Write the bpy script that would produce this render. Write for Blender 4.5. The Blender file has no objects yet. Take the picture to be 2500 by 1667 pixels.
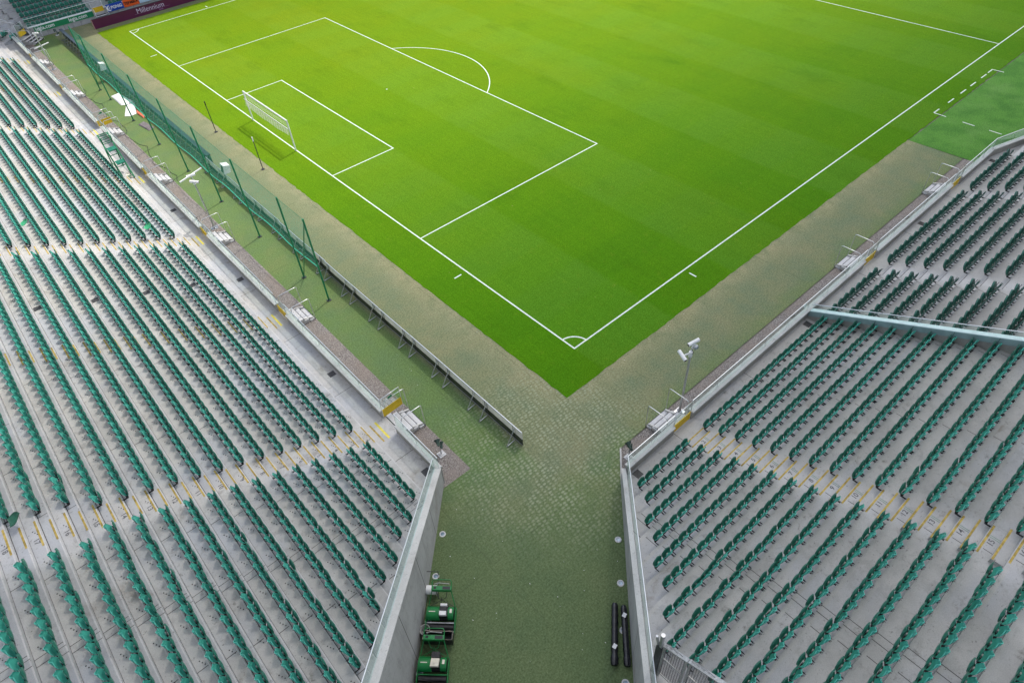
import bpy, bmesh, math, random
import numpy as np
from mathutils import Vector, Matrix
random.seed(7); rng = np.random.default_rng(7)
scene = bpy.context.scene
COL = scene.collection
R = math.radians

# ------------------------------------------------------------------ camera
CAM = np.array([-17.6223, -17.0866, 25.3313]); F = 1628.6
RV = np.array([0.746632, -0.662764, -0.057311]); UV = np.array([0.500691, 0.503140, 0.704385]); FV = np.array([0.438006, 0.554611, -0.707500])
def project(p):
    d = np.asarray(p, float) - CAM; w = d @ FV
    return 1250 + F*(d @ RV)/w, 833.5 - F*(d @ UV)/w, w
cd = bpy.data.cameras.new('camera'); cam = bpy.data.objects.new('camera', cd); COL.objects.link(cam)
cd.sensor_width = 36; cd.lens = F/2500*36; cd.clip_start = .1; cd.clip_end = 2000
cam.matrix_world = Matrix(((RV[0], UV[0], -FV[0], CAM[0]), (RV[1], UV[1], -FV[1], CAM[1]), (RV[2], UV[2], -FV[2], CAM[2]), (0, 0, 0, 1)))
scene.camera = cam

# ------------------------------------------------------------------ materials
class NT:
    def __init__(s, name):
        s.m = bpy.data.materials.new(name); s.m.use_nodes = True
        s.t = s.m.node_tree; s.n = s.t.nodes; s.l = s.t.links; s.n.clear()
        s.out = s.n.new('ShaderNodeOutputMaterial')
        s.tc = s.n.new('ShaderNodeTexCoord')
    def put(s, sock, v):
        if hasattr(v, 'is_linked') or hasattr(v, 'links'): s.l.new(v, sock)
        else:
            if isinstance(v, (tuple, list)) and len(v) == 3 and sock.type == 'RGBA': v = (*v, 1)
            sock.default_value = v
    def noise(s, scale, detail=3, rough=.55, vec=None, out='Fac', dist=0):
        n = s.n.new('ShaderNodeTexNoise'); n.inputs['Scale'].default_value = scale
        n.inputs['Detail'].default_value = detail; n.inputs['Roughness'].default_value = rough; n.inputs['Distortion'].default_value = dist
        s.l.new(vec or s.tc.outputs['Object'], n.inputs['Vector']); return n.outputs[out]
    def voro(s, scale, vec=None, feat='F1'):
        n = s.n.new('ShaderNodeTexVoronoi'); n.inputs['Scale'].default_value = scale; n.feature = feat
        s.l.new(vec or s.tc.outputs['Object'], n.inputs['Vector']); return n.outputs['Distance']
    def mapr(s, v, a, b, c=0., d=1., smooth=True):
        n = s.n.new('ShaderNodeMapRange'); n.interpolation_type = 'SMOOTHSTEP' if smooth else 'LINEAR'
        s.put(n.inputs[0], v)
        for i, x in enumerate((a, b, c, d)): n.inputs[i+1].default_value = x
        return n.outputs[0]
    def math(s, op, a, b=0., c=0.):
        n = s.n.new('ShaderNodeMath'); n.operation = op
        for i, x in enumerate((a, b, c)): s.put(n.inputs[i], x)
        return n.outputs[0]
    def mix(s, fac, a, b, blend='MIX'):
        n = s.n.new('ShaderNodeMix'); n.data_type = 'RGBA'; n.blend_type = blend
        s.put(n.inputs[0], fac); s.put(n.inputs[6], a); s.put(n.inputs[7], b); return n.outputs[2]
    def xyz(s, vec=None):
        n = s.n.new('ShaderNodeSeparateXYZ'); s.l.new(vec or s.tc.outputs['Object'], n.inputs[0]); return n.outputs
    def mapping(s, scale=(1, 1, 1), rot=(0, 0, 0), loc=(0, 0, 0)):
        n = s.n.new('ShaderNodeMapping'); n.inputs['Scale'].default_value = scale; n.inputs['Rotation'].default_value = rot; n.inputs['Location'].default_value = loc
        s.l.new(s.tc.outputs['Object'], n.inputs[0]); return n.outputs[0]
    def bump(s, h, strength=.3, dist=.02, normal=None):
        n = s.n.new('ShaderNodeBump'); n.inputs['Strength'].default_value = strength; n.inputs['Distance'].default_value = dist
        s.l.new(h, n.inputs['Height'])
        if normal: s.l.new(normal, n.inputs['Normal'])
        return n.outputs[0]
    def bsdf(s, col, rough=.6, metal=0., spec=.5, normal=None, sheen=0.):
        b = s.n.new('ShaderNodeBsdfPrincipled'); s.put(b.inputs['Base Color'], col); s.put(b.inputs['Roughness'], rough)
        b.inputs['Metallic'].default_value = metal; b.inputs['Specular IOR Level'].default_value = spec
        if normal: s.l.new(normal, b.inputs['Normal'])
        if sheen: b.inputs['Sheen Weight'].default_value = sheen
        s.l.new(b.outputs[0], s.out.inputs[0]); return b

def simple(name, col, rough=.5, metal=0., spec=.5, var=.15, scale=6., bump=0.):
    t = NT(name); n = t.noise(scale, 4)
    c = t.mix(t.mapr(n, .3, .7), tuple(x*(1-var) for x in col), tuple(min(1, x*(1+var)) for x in col))
    nm = t.bump(t.noise(scale*6, 3), bump, .01) if bump else None
    t.bsdf(c, rough, metal, spec, nm); return t.m

def grass_mat():
    t = NT('pitch_grass'); X, Y, Z = t.xyz()
    # mowing bands 5.5 m wide parallel to the goal line, with a fainter set across them
    wob = t.math('MULTIPLY', t.math('SUBTRACT', t.noise(.9, 2), .5), .35)
    u = t.math('ADD', X, wob)
    band = t.math('SINE', t.math('MULTIPLY', u, math.pi/5.5))
    band = t.mapr(band, -.12, .12)
    v = t.math('SINE', t.math('MULTIPLY', t.math('ADD', Y, wob), math.pi/2.6)); v = t.mapr(v, -.4, .4)
    inside = t.mapr(X, -.1, .1)
    band = t.math('MULTIPLY', band, inside)
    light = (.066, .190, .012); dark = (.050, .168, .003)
    # sunlit glow painted into the colour: yellower far off, deeper green nearby
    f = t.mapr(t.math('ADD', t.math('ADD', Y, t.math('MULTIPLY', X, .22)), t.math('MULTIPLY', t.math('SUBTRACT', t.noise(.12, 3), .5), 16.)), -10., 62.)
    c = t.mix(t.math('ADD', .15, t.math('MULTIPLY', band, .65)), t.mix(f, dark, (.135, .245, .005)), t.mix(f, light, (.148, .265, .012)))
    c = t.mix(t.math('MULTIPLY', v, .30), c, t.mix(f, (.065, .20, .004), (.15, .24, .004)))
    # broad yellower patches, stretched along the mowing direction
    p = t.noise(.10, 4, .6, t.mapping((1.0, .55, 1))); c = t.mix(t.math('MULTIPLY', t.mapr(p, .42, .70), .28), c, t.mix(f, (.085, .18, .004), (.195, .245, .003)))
    p = t.noise(.28, 5, .65, t.mapping((1.3, .6, 1), (0, 0, .4))); c = t.mix(t.math('MULTIPLY', t.mapr(p, .5, .74), .28), c, (.046, .125, .003))
    p = t.noise(1.6, 5, .7); c = t.mix(t.math('MULTIPLY', t.mapr(p, .55, .75), .30), c, (.15, .22, .015))
    # streaks of the mower rollers
    st = t.noise(2.4, 2, .5, t.mapping((3.2, .10, 1))); c = t.mix(t.math('MULTIPLY', t.mapr(st, .42, .66), .26), c, t.mix(1., c, (.72, .80, .8), 'MULTIPLY'))
    st = t.noise(2.0, 2, .5, t.mapping((.10, 3.0, 1), (0, 0, 0), (5, 5, 0))); c = t.mix(t.math('MULTIPLY', t.mapr(st, .45, .66), .16), c, t.mix(1., c, (.74, .82, .8), 'MULTIPLY'))
    # blade scale grain
    g = t.noise(17, 3, .75); c = t.mix(t.mapr(g, .34, .68), t.mix(1., c, (.70, .72, .55), 'MULTIPLY'), t.mix(1., c, (1.32, 1.25, 1.5), 'MULTIPLY'))
    # worn, dry spots scattered on the field
    d = t.noise(3.1, 2, .5); c = t.mix(t.math('MULTIPLY', t.mapr(d, .74, .80), .5), c, (.28, .26, .09))
    b = t.bump(t.noise(24, 3, .7), .55, .03)
    t.bsdf(c, .9, 0, .04, b, .0); return t.m

def turf_mat(name, base, dry, cool, dryamt=.5, emboss=0., zones=False):
    t = NT(name); X, Y, Z = t.xyz()
    if zones:
        wb = t.math('MULTIPLY', t.math('SUBTRACT', t.noise(.6, 4, .65), .5), 2.2)
        s_ = t.math('ADD', t.math('MULTIPLY', t.math('ADD', X, Y), -.7071), wb)
        zt = t.mapr(s_, 6.2, 11.5)
        side = t.math('MULTIPLY', t.mapr(t.math('ADD', X, t.math('MULTIPLY', wb, .06)), -6.45, -6.1, 1., 0.), t.mapr(t.math('ADD', Y, wb), -5.5, -1.5))
        fargrn = t.mapr(t.math('ADD', Y, wb), -4.6, -6.2, 0., .6)
        def z(c0, cs, ct): return t.mix(zt, t.mix(fargrn, t.mix(side, c0, cs), cs), ct)
        base = z(base, (.125, .195, .068), (.118, .162, .074)); dry = z(dry, (.17, .20, .08), (.145, .18, .088)); cool = z(cool, (.115, .182, .076), (.104, .15, .070))
    p = t.noise(.55, 5, .65); c = t.mix(t.mapr(p, .38, .66), base, cool)
    p = t.noise(.35, 5, .6, t.mapping((1, 1, 1), (0, 0, 0), (9, 4, 0))); c = t.mix(t.math('MULTIPLY', t.mapr(p, .45, .72), dryamt), c, dry)
    # sand and dry fibres trodden along the pitch edge
    if zones:
        e1 = t.mapr(t.math('ADD', X, t.math('MULTIPLY', wb, .3)), -4.6, -2.6); e2 = t.mapr(t.math('ADD', Y, t.math('MULTIPLY', wb, .3)), -3.6, -2.1)
        ed = t.math('MULTIPLY', t.math('MAXIMUM', t.math('MULTIPLY', e1, t.mapr(Y, -2.5, -1.5)), t.math('MULTIPLY', e2, t.mapr(X, -3, -2))), t.mapr(t.noise(1.1, 5, .7), .3, .62))
        c = t.mix(t.math('MULTIPLY', ed, .55), c, (.33, .30, .17))
    g = t.noise(13, 4, .8); c = t.mix(t.mapr(g, .3, .7), t.mix(1., c, (.62, .64, .60), 'MULTIPLY'), t.mix(1., c, (1.32, 1.30, 1.34), 'MULTIPLY'))
    sp = t.noise(4.5, 5, .75); c = t.mix(t.math('MULTIPLY', t.mapr(sp, .54, .70), .42), c, t.mix(1., c, (.50, .55, .52), 'MULTIPLY'))
    h = t.noise(22, 3, .7)
    if zones:
        q = t.math('ABSOLUTE', t.math('SUBTRACT', t.math('FLOORED_MODULO', t.math('ADD', X, 200.9), 4.), 2.))
        sm = t.mapr(q, .012, .03, 1., 0.); q2 = t.math('ABSOLUTE', t.math('SUBTRACT', t.math('FLOORED_MODULO', t.math('ADD', Y, 201.2), 6.), 3.)); sm = t.math('MAXIMUM', t.math('MULTIPLY', sm, .4), t.mapr(q2, .012, .03, .5, 0.))
        c = t.mix(t.math('MULTIPLY', sm, t.mapr(t.noise(.7, 2), .4, .6)), c, (.07, .09, .05))
    if emboss:
        # flattened clumps pressed through by the paving grid beneath
        ns = t.n.new('ShaderNodeVectorMath'); ns.operation = 'SCALE'; ns.inputs[3].default_value = .10
        t.l.new(t.noise(2.2, 2, .5, None, 'Color'), ns.inputs[0])
        dn = t.n.new('ShaderNodeVectorMath'); dn.operation = 'ADD'; t.l.new(t.mapping((4.2, 6.4, 1), (0, 0, R(8))), dn.inputs[0]); t.l.new(ns.outputs[0], dn.inputs[1])
        v = t.n.new('ShaderNodeTexVoronoi'); v.inputs['Scale'].default_value = 1.; v.inputs['Randomness'].default_value = .38; t.l.new(dn.outputs[0], v.inputs['Vector'])
        dx = t.math('ADD', X, 5.0); dy = t.math('ADD', Y, 3.6); dd = t.math('SQRT', t.math('ADD', t.math('MULTIPLY', dx, dx), t.math('MULTIPLY', dy, dy)))
        m = t.math('MULTIPLY', t.mapr(dd, 2.5, 6.8, 1., 0.), t.mapr(t.noise(.8, 3), .25, .6))
        ef = t.math('MULTIPLY', t.mapr(v.outputs['Distance'], .18, .5, 1., 0.), m)
        c = t.mix(t.math('MULTIPLY', ef, emboss), c, (.34, .37, .25))
        h = t.math('ADD', h, t.math('MULTIPLY', ef, .9))
    b = t.bump(h, .5, .02)
    t.bsdf(c, .9, 0, .06, b); return t.m

def concrete(name, col, dirt=(.16, .15, .13), amt=.5, joints=None, blue=0., streak=False, grain=.10):
    t = NT(name); X, Y, Z = t.xyz()
    p = t.noise(.7, 6, .62); c = t.mix(t.mapr(p, .35, .68), tuple(x*.90 for x in col), tuple(x*1.07 for x in col))
    if blue:
        p = t.noise(.23, 4, .6, t.mapping((1, 1, 1), (0, 0, 0), (3, 8, 1))); c = t.mix(t.math('MULTIPLY', t.mapr(p, .44, .66), blue), c, (.42, .45, .51))
    p = t.noise(1.7, 6, .75); c = t.mix(t.math('MULTIPLY', t.mapr(p, .56, .78), amt), c, dirt)
    p = t.noise(.42, 7, .7, t.mapping((1, 1, 1), (0, 0, .6), (5, 2, 0)), 'Fac', .6); c = t.mix(t.math('MULTIPLY', t.mapr(p, .57, .70), amt*.75), c, (.23, .205, .17))
    p = t.noise(.95, 7, .78, t.mapping((1, 1, 1), (0, 0, .3), (2, 9, 4)), 'Fac', .9); c = t.mix(t.math('MULTIPLY', t.mapr(p, .53, .62), amt*.42), c, tuple(x*.62 for x in col))
    p = t.noise(2.6, 6, .8, t.mapping((1, 1, 1), (0, 0, 0), (7, 1, 3)), 'Fac', 1.2); c = t.mix(t.math('MULTIPLY', t.mapr(p, .60, .68), amt*.7), c, (.20, .19, .17))
    sp = t.noise(11, 3, .6); c = t.mix(t.math('MULTIPLY', t.mapr(sp, .64, .72), .6), c, (.12, .115, .10))
    g = t.noise(38, 3, .7); c = t.mix(t.mapr(g, .3, .7), t.mix(1., c, (1-grain,)*3, 'MULTIPLY'), t.mix(1., c, (1+grain,)*3, 'MULTIPLY'))
    if streak:
        s = t.noise(1.5, 5, .7, t.mapping((2.4, 2.4, .16))); c = t.mix(t.math('MULTIPLY', t.mapr(s, .48, .72), .45), c, (.24, .235, .22))
        s = t.noise(4, 4, .7, t.mapping((3, 3, .3))); c = t.mix(t.math('MULTIPLY', t.mapr(s, .64, .72), .5), c, (.10, .10, .095))
    if joints:
        ax, org, per = joints
        q = t.math('ABSOLUTE', t.math('SUBTRACT', t.math('FLOORED_MODULO', t.math('SUBTRACT', (X, Y)[ax], org - per/2), per), per/2))
        c = t.mix(t.mapr(q, .008, .016, 1., 0.), c, (.09, .085, .08))
    t.bsdf(c, .8, 0, .3, t.bump(t.noise(60, 3), .15, .004)); return t.m

def gravel_mat():
    t = NT('gravel'); v = t.n.new('ShaderNodeTexVoronoi'); v.inputs['Scale'].default_value = 26; t.l.new(t.tc.outputs['Object'], v.inputs['Vector'])
    s = t.n.new('ShaderNodeSeparateColor'); t.l.new(v.outputs['Color'], s.inputs[0])
    c = t.mix(s.outputs[0], (.11, .098, .088), (.34, .315, .295))
    p = t.noise(.5, 4); c = t.mix(t.math('MULTIPLY', t.mapr(p, .4, .65), .55), c, (.25, .205, .17))
    p = t.noise(2.5, 4); c = t.mix(t.math('MULTIPLY', t.mapr(p, .58, .75), .4), c, (.12, .11, .10))
    t.bsdf(c, .9, 0, .2, t.bump(v.outputs['Distance'], .8, .02)); return t.m

def glass_mat(name, tint=(.94, .98, .965), refl=.10):
    t = NT(name); tr = t.n.new('ShaderNodeBsdfTransparent'); tr.inputs[0].default_value = (*tint, 1)
    gl = t.n.new('ShaderNodeBsdfGlossy'); gl.inputs['Roughness'].default_value = .03; gl.inputs[0].default_value = (.9, 1, .97, 1)
    fr = t.n.new('ShaderNodeFresnel'); fr.inputs[0].default_value = 1.5
    fa = t.math('ADD', t.math('MULTIPLY', fr.outputs[0], .28), refl*.05)
    mx = t.n.new('ShaderNodeMixShader'); t.l.new(fa, mx.inputs[0]); t.l.new(tr.outputs[0], mx.inputs[1]); t.l.new(gl.outputs[0], mx.inputs[2])
    df = t.n.new('ShaderNodeBsdfDiffuse'); df.inputs[0].default_value = (.70, .80, .78, 1)
    m2 = t.n.new('ShaderNodeMixShader'); m2.inputs[0].default_value = .012; t.l.new(mx.outputs[0], m2.inputs[1]); t.l.new(df.outputs[0], m2.inputs[2])
    t.l.new(m2.outputs[0], t.out.inputs[0]); return t.m

def seat_mat(name, col, rough=.36):
    t = NT(name); oi = t.n.new('ShaderNodeObjectInfo')
    n = t.noise(1.3, 4, .6); c = t.mix(t.mapr(n, .35, .7), tuple(x*.80 for x in col), tuple(x*1.12 for x in col))
    c = t.mix(t.math('MULTIPLY', t.noise(9, 3), .22), c, tuple(min(1, x*.8+.10) for x in col))
    t.bsdf(c, rough, 0, .5); return t.m

M = dict(
    grass=grass_mat(),
    line=simple('line_paint', (.62, .70, .60), .8, 0, .2, .14, 9),
    olive=turf_mat('olive_turf', (.165, .19, .09), (.2, .2, .1), (.13, .17, .09), .5),
    turf=turf_mat('surround_turf', (.178, .200, .108), (.235, .228, .128), (.150, .188, .108), .6, .6, True),
    bench=turf_mat('bright_turf', (.092, .235, .040), (.14, .28, .07), (.065, .18, .032), .6),
    gravel=gravel_mat(),
    earth=simple('bare_ground', (.16, .15, .13), .9, 0, .2, .2, 2),
    conL=concrete('terrace_concrete', (.475, .465, .44), (.14, .13, .11), .85, (1, 1.95, 5.285), .55),
    conLd=concrete('terrace_step_concrete', (.415, .42, .415), (.14, .135, .125), .8, (1, -.6, 5.285), .4),
    pale=concrete('nosing_concrete', (.54, .53, .52), (.3, .29, .28), .3),
    conR=concrete('stand_concrete', (.475, .468, .448), (.13, .12, .10), .9, (0, -.5, 5.285), .35),
    paleR=concrete('nosing_grey_concrete', (.48, .475, .455), (.3, .29, .28), .4),
    wall=concrete('wall_concrete', (.40, .40, .39), (.13, .13, .125), .8, (0, 0, 1.77), 0, True),
    cope=concrete('coping_concrete', (.54, .53, .505), (.3, .29, .26), .35),
    cinner=concrete('inner_wall_concrete', (.36, .35, .32), (.16, .15, .13), .5),
    white=simple('white_paint', (.78, .78, .77), .5, 0, .4, .05),
    step=concrete('step_concrete', (.60, .60, .60), (.3, .3, .3), .25),
    steel=simple('galvanised_steel', (.56, .57, .58), .35, .85, .5, .1, 14),
    rail=simple('handrail_steel', (.74, .75, .75), .28, .9, .5, .05, 20),
    dsteel=simple('dark_steel', (.045, .047, .05), .5, .3, .5, .2),
    bracket=simple('seat_bracket', (.022, .024, .024), .5, .4, .5, .2),
    clip=simple('seat_clip', (.42, .42, .41), .5, .1, .4, .1),
    yellow=simple('yellow_paint', (.66, .44, .015), .6, 0, .4, .12),
    strip=simple('worn_yellow_strip', (.42, .31, .085), .8, 0, .2, .35, 5),
    stripb=simple('bright_yellow_strip', (.72, .62, .10), .8, 0, .2, .12, 5),
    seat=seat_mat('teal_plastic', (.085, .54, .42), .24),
    seatp=seat_mat('teal_plastic_shaded', (.014, .165, .110), .30),  # same plastic as the backrest, darkened to paint in the folded pan's shade
    seatb=seat_mat('bright_green_plastic', (.03, .38, .16)),
    vipp=seat_mat('dark_green_pan_vinyl', (.018, .135, .095), .36),
    vipg=seat_mat('deep_green_plastic', (.01, .13, .07)),
    vip=seat_mat('dark_green_vinyl', (.008, .062, .044), .36),
    slat=simple('slat_green', (.02, .20, .13), .5, 0, .4, .12),
    netp=simple('net_pole_green', (.012, .20, .08), .4, .1, .5, .12),
    net=simple('green_netting', (.03, .33, .19), .6, 0, .3, .1),
    rope=simple('green_rope', (.05, .45, .28), .6, 0, .3, .1),
    gnet=simple('white_netting', (.72, .70, .66), .7, 0, .3, .1),
    ply=simple('board_back', (.78, .74, .66), .7, 0, .3, .12, 2),
    shade_strip=simple('board_shade', (.055, .068, .040), .8, 0, .2, .2, 3),  # dark green painted for the shaded turf below the boards
    led=simple('board_dark_back', (.03, .045, .055), .4, .2, .5, .2),
    purple=simple('purple_board', (.098, .010, .052), .45, 0, .4, .08, 1),
    lilac=simple('lilac_letters', (.60, .50, .66), .6, 0, .3, .05),
    banner=simple('green_banner', (.010, .215, .085), .5, 0, .4, .08, 2),
    blue=simple('blue_banner', (.012, .065, .37), .5, 0, .4, .15, 2),
    orange=simple('orange_banner', (.80, .115, .018), .5, 0, .4, .08, 2),
    pblue=simple('pale_blue_banner', (.52, .68, .80), .5, 0, .4, .06, 2),
    black=simple('black_plastic', (.012, .012, .014), .35, 0, .5, .2),
    film=simple('black_film', (.010, .011, .015), .22, 0, .6, .2, 9, .5),
    mgreen=simple('mower_green', (.008, .19, .045), .35, .0, .5, .12),
    engine=simple('engine_black', (.03, .03, .032), .5, .3, .5, .3),
    cream=simple('engine_cream', (.72, .68, .56), .45, 0, .4, .06),
    brown=simple('frame_tan', (.36, .31, .26), .6, .2, .4, .15),
    red=simple('red_plastic', (.6, .05, .03), .4, 0, .5, .1),
    zinc=simple('zinc', (.42, .42, .40), .45, .6, .5, .2, 12),
    pail=simple('grey_pail', (.36, .355, .34), .55, .1, .4, .12, 8),
    lens=simple('light_glass', (.25, .34, .42), .08, .2, .8, .4, 3),
    sheet=simple('white_sheet', (.80, .80, .80), .6, 0, .3, .05, 2),
    mat=simple('grey_mat', (.16, .145, .15), .8, 0, .3, .2),
    grate=simple('grate', (.10, .10, .105), .6, .4, .4, .3, 30),
    text=simple('stencil_grey', (.13, .13, .135), .8, 0, .2, .3, 12),
    speaker=simple('speaker_green', (.03, .06, .045), .4, .1, .5, .3),
    lblue=simple('blue_cup', (.02, .07, .45), .4, 0, .5, .1),
    soil=simple('anchor_hole', (.06, .06, .06), .8, 0, .3, .3),
    groove=simple('joint_dark', (.07, .068, .065), .9, 0, .2, .2),
    tgreen=simple('thin_green_line', (.14, .25, .17), .8, 0, .2, .2),
    glass=glass_mat('parapet_glass'),
)
def roof_mat():
    t = NT('unseen_roof_sheet'); t.bsdf((.34, .34, .35), .6); return t.m
def skylit_mat():
    t = NT('unseen_milky_roof_sheet'); tl = t.n.new('ShaderNodeBsdfTranslucent'); tl.inputs[0].default_value = (.36, .37, .39, 1)
    tr = t.n.new('ShaderNodeBsdfTransparent'); tr.inputs[0].default_value = (1, 1, 1, 1)
    m = t.n.new('ShaderNodeMixShader'); m.inputs[0].default_value = .90; t.l.new(tr.outputs[0], m.inputs[1]); t.l.new(tl.outputs[0], m.inputs[2]); t.l.new(m.outputs[0], t.out.inputs[0]); return t.m
def poly_mat():
    # added sheet, transparency graded to fade the sun across the pitch
    t = NT('sun_fade_sheet'); X, Y, Z = t.xyz()
    tr = t.n.new('ShaderNodeBsdfTransparent'); tr.inputs[0].default_value = (.98, .99, .99, 1)
    tl = t.n.new('ShaderNodeBsdfTranslucent'); tl.inputs[0].default_value = (.80, .82, .84, 1)
    fac = t.mapr(Y, -6., 40., .90, .0)
    m = t.n.new('ShaderNodeMixShader'); t.l.new(fac, m.inputs[0]); t.l.new(tr.outputs[0], m.inputs[1]); t.l.new(tl.outputs[0], m.inputs[2]); t.l.new(m.outputs[0], t.out.inputs[0]); return t.m
M['roof'] = roof_mat(); M['milky'] = skylit_mat(); M['poly'] = poly_mat()

# ------------------------------------------------------------------ mesh builder
class MB:
    def __init__(s): s.v = []; s.f = []; s.m = []; s.sm = []
    def add(s, vs, fs, mi=0, smooth=False):
        o = len(s.v); s.v += [tuple(map(float, p)) for p in vs]
        for f in fs: s.f.append(tuple(i+o for i in f)); s.m.append(mi); s.sm.append(smooth)
        return s
    def box(s, x0, y0, z0, x1, y1, z1, mi=0):
        x0, x1 = sorted((x0, x1)); y0, y1 = sorted((y0, y1)); z0, z1 = sorted((z0, z1))
        v = [(x, y, z) for z in (z0, z1) for y in (y0, y1) for x in (x0, x1)]
        return s.add(v, [(0, 2, 3, 1), (4, 5, 7, 6), (0, 1, 5, 4), (2, 6, 7, 3), (0, 4, 6, 2), (1, 3, 7, 5)], mi)
    def bar(s, p, q, w, h=None, mi=0, up=(0, 0, 1)):
        h = h or w; p = Vector(p); q = Vector(q); d = (q-p).normalized(); u = Vector(up)
        if abs(d.dot(u)) > .98: u = Vector((1, 0, 0))
        a = d.cross(u).normalized(); b = a.cross(d)
        v = [c + a*(i*w/2) + b*(j*h/2) for c in (p, q) for j in (-1, 1) for i in (-1, 1)]
        return s.add(v, [(0, 2, 3, 1), (4, 5, 7, 6), (0, 1, 5, 4), (2, 6, 7, 3), (0, 4, 6, 2), (1, 3, 7, 5)], mi)
    def tube(s, pts, r, n=8, mi=0, caps=True, smooth=True):
        pts = [Vector(p) for p in pts]; rs = r if isinstance(r, (list, tuple)) else [r]*len(pts); o = len(s.v); ring = []
        prev = None
        for i, p in enumerate(pts):
            d = ((pts[i+1]-p) if i == 0 else (p-pts[i-1]) if i == len(pts)-1 else (pts[i+1]-p).normalized()+(p-pts[i-1]).normalized()).normalized()
            if prev is None:
                u = Vector((0, 0, 1)) if abs(d.z) < .95 else Vector((1, 0, 0)); a = d.cross(u).normalized()
            else: a = (prev - d*prev.dot(d)).normalized()
            prev = a; b = d.cross(a)
            ring.append([p + (a*math.cos(2*math.pi*k/n) + b*math.sin(2*math.pi*k/n))*rs[i] for k in range(n)])
        vs = [p for rg in ring for p in rg]; fs = []
        for i in range(len(pts)-1):
            for k in range(n):
                fs.append((i*n+k, i*n+(k+1) % n, (i+1)*n+(k+1) % n, (i+1)*n+k))
        s.add(vs, fs, mi, smooth)
        if caps: s.add(ring[0], [tuple(range(n))[::-1]], mi); s.add(ring[-1], [tuple(range(n))], mi)
        return s
    def lathe(s, prof, c=(0, 0, 0), n=20, mi=0, smooth=True):
        vs = [(c[0]+r*math.cos(2*math.pi*k/n), c[1]+r*math.sin(2*math.pi*k/n), c[2]+z) for r, z in prof for k in range(n)]
        fs = [(i*n+k, i*n+(k+1) % n, (i+1)*n+(k+1) % n, (i+1)*n+k) for i in range(len(prof)-1) for k in range(n)]
        return s.add(vs, fs, mi, smooth)
    def quad(s, a, b, c, d, mi=0): return s.add([a, b, c, d], [(0, 1, 2, 3)], mi)
    def poly(s, pts, mi=0): return s.add(pts, [tuple(range(len(pts)))], mi)
    def prism(s, pts, off, mi=0):
        n = len(pts); o = Vector(off); a = [Vector(p) for p in pts]; b = [p+o for p in a]
        return s.add(a+b, [tuple(range(n))[::-1], tuple(range(n, 2*n))] + [(i, (i+1) % n, n+(i+1) % n, n+i) for i in range(n)], mi)
    def mesh(s, name, mats, origin=(0, 0, 0), shift=None):
        me = bpy.data.meshes.new(name)
        v = [(p[0]-origin[0], p[1]-origin[1], p[2]-origin[2]) for p in s.v]
        me.from_pydata(v, [], s.f)
        for k in (mats if isinstance(mats, (list, tuple)) else [mats]): me.materials.append(M[k] if isinstance(k, str) else k)
        me.polygons.foreach_set('material_index', s.m); me.polygons.foreach_set('use_smooth', s.sm); me.update()
        return me
    def build(s, name, mats, parent=None, local=False):
        og = (0, 0, 0) if (parent is None or local) else ORG[parent.name]
        o = bpy.data.objects.new(name, s.mesh(name, mats, og)); COL.objects.link(o)
        if parent is not None:
            o.parent = parent
        return o
ORG = {}
def tag(o, label, cat, group=None):
    o['label'] = label; o['category'] = cat
    if group: o['group'] = group
    return o
def thing(name, label, cat, loc=(0, 0, 0), rotz=0, group=None):
    o = bpy.data.objects.new(name, None); COL.objects.link(o); o.location = loc; o.rotation_euler = (0, 0, rotz); o.empty_display_size = .3
    wo = o
    while wo.parent: wo = wo.parent
    ORG[o.name] = tuple(loc); return tag(o, label, cat, group)
def struct(o): o['kind'] = 'structure'; return o
def stuff(o): o['kind'] = 'stuff'; return o
def sub(o, parent): o.parent = parent; ORG[o.name] = ORG.get(parent.name, (0, 0, 0)); return o
def text_mb(txt, size, mat4, sx=1., bold=0., spacing=1.):
    c = bpy.data.curves.new('letters', 'FONT'); c.body = txt; c.size = size; c.align_x = 'CENTER'; c.align_y = 'CENTER'; c.offset = bold; c.space_character = spacing
    o = bpy.data.objects.new('letters', c); COL.objects.link(o); dg = bpy.context.evaluated_depsgraph_get()
    me = o.evaluated_get(dg).to_mesh(); mb = MB()
    vs = [mat4 @ Vector((v.co.x*sx, v.co.y, 0)) for v in me.vertices]; fs = [tuple(p.vertices) for p in me.polygons]
    mb.add(vs, fs); o.evaluated_get(dg).to_mesh_clear(); bpy.data.objects.remove(o); bpy.data.curves.remove(c)
    return mb
def frame(o, x, y):
    x = Vector(x).normalized(); y = Vector(y); y = (y - x*y.dot(x)).normalized(); z = x.cross(y)
    return Matrix(((x.x, y.x, z.x, o[0]), (x.y, y.y, z.y, o[1]), (x.z, y.z, z.z, o[2]), (0, 0, 0, 1)))
ORD = 'zeroth first second third fourth fifth sixth seventh eighth ninth tenth eleventh twelfth thirteenth fourteenth fifteenth sixteenth seventeenth eighteenth nineteenth twentieth'.split()
def ordn(n):
    if n <= 20: return ORD[n]
    tens = {2: 'twenty', 3: 'thirty', 4: 'forty', 5: 'fifty'}[n//10]
    if n % 10 == 0: return tens[:-1] + 'ieth'
    return tens + '-' + ORD[n % 10]

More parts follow.
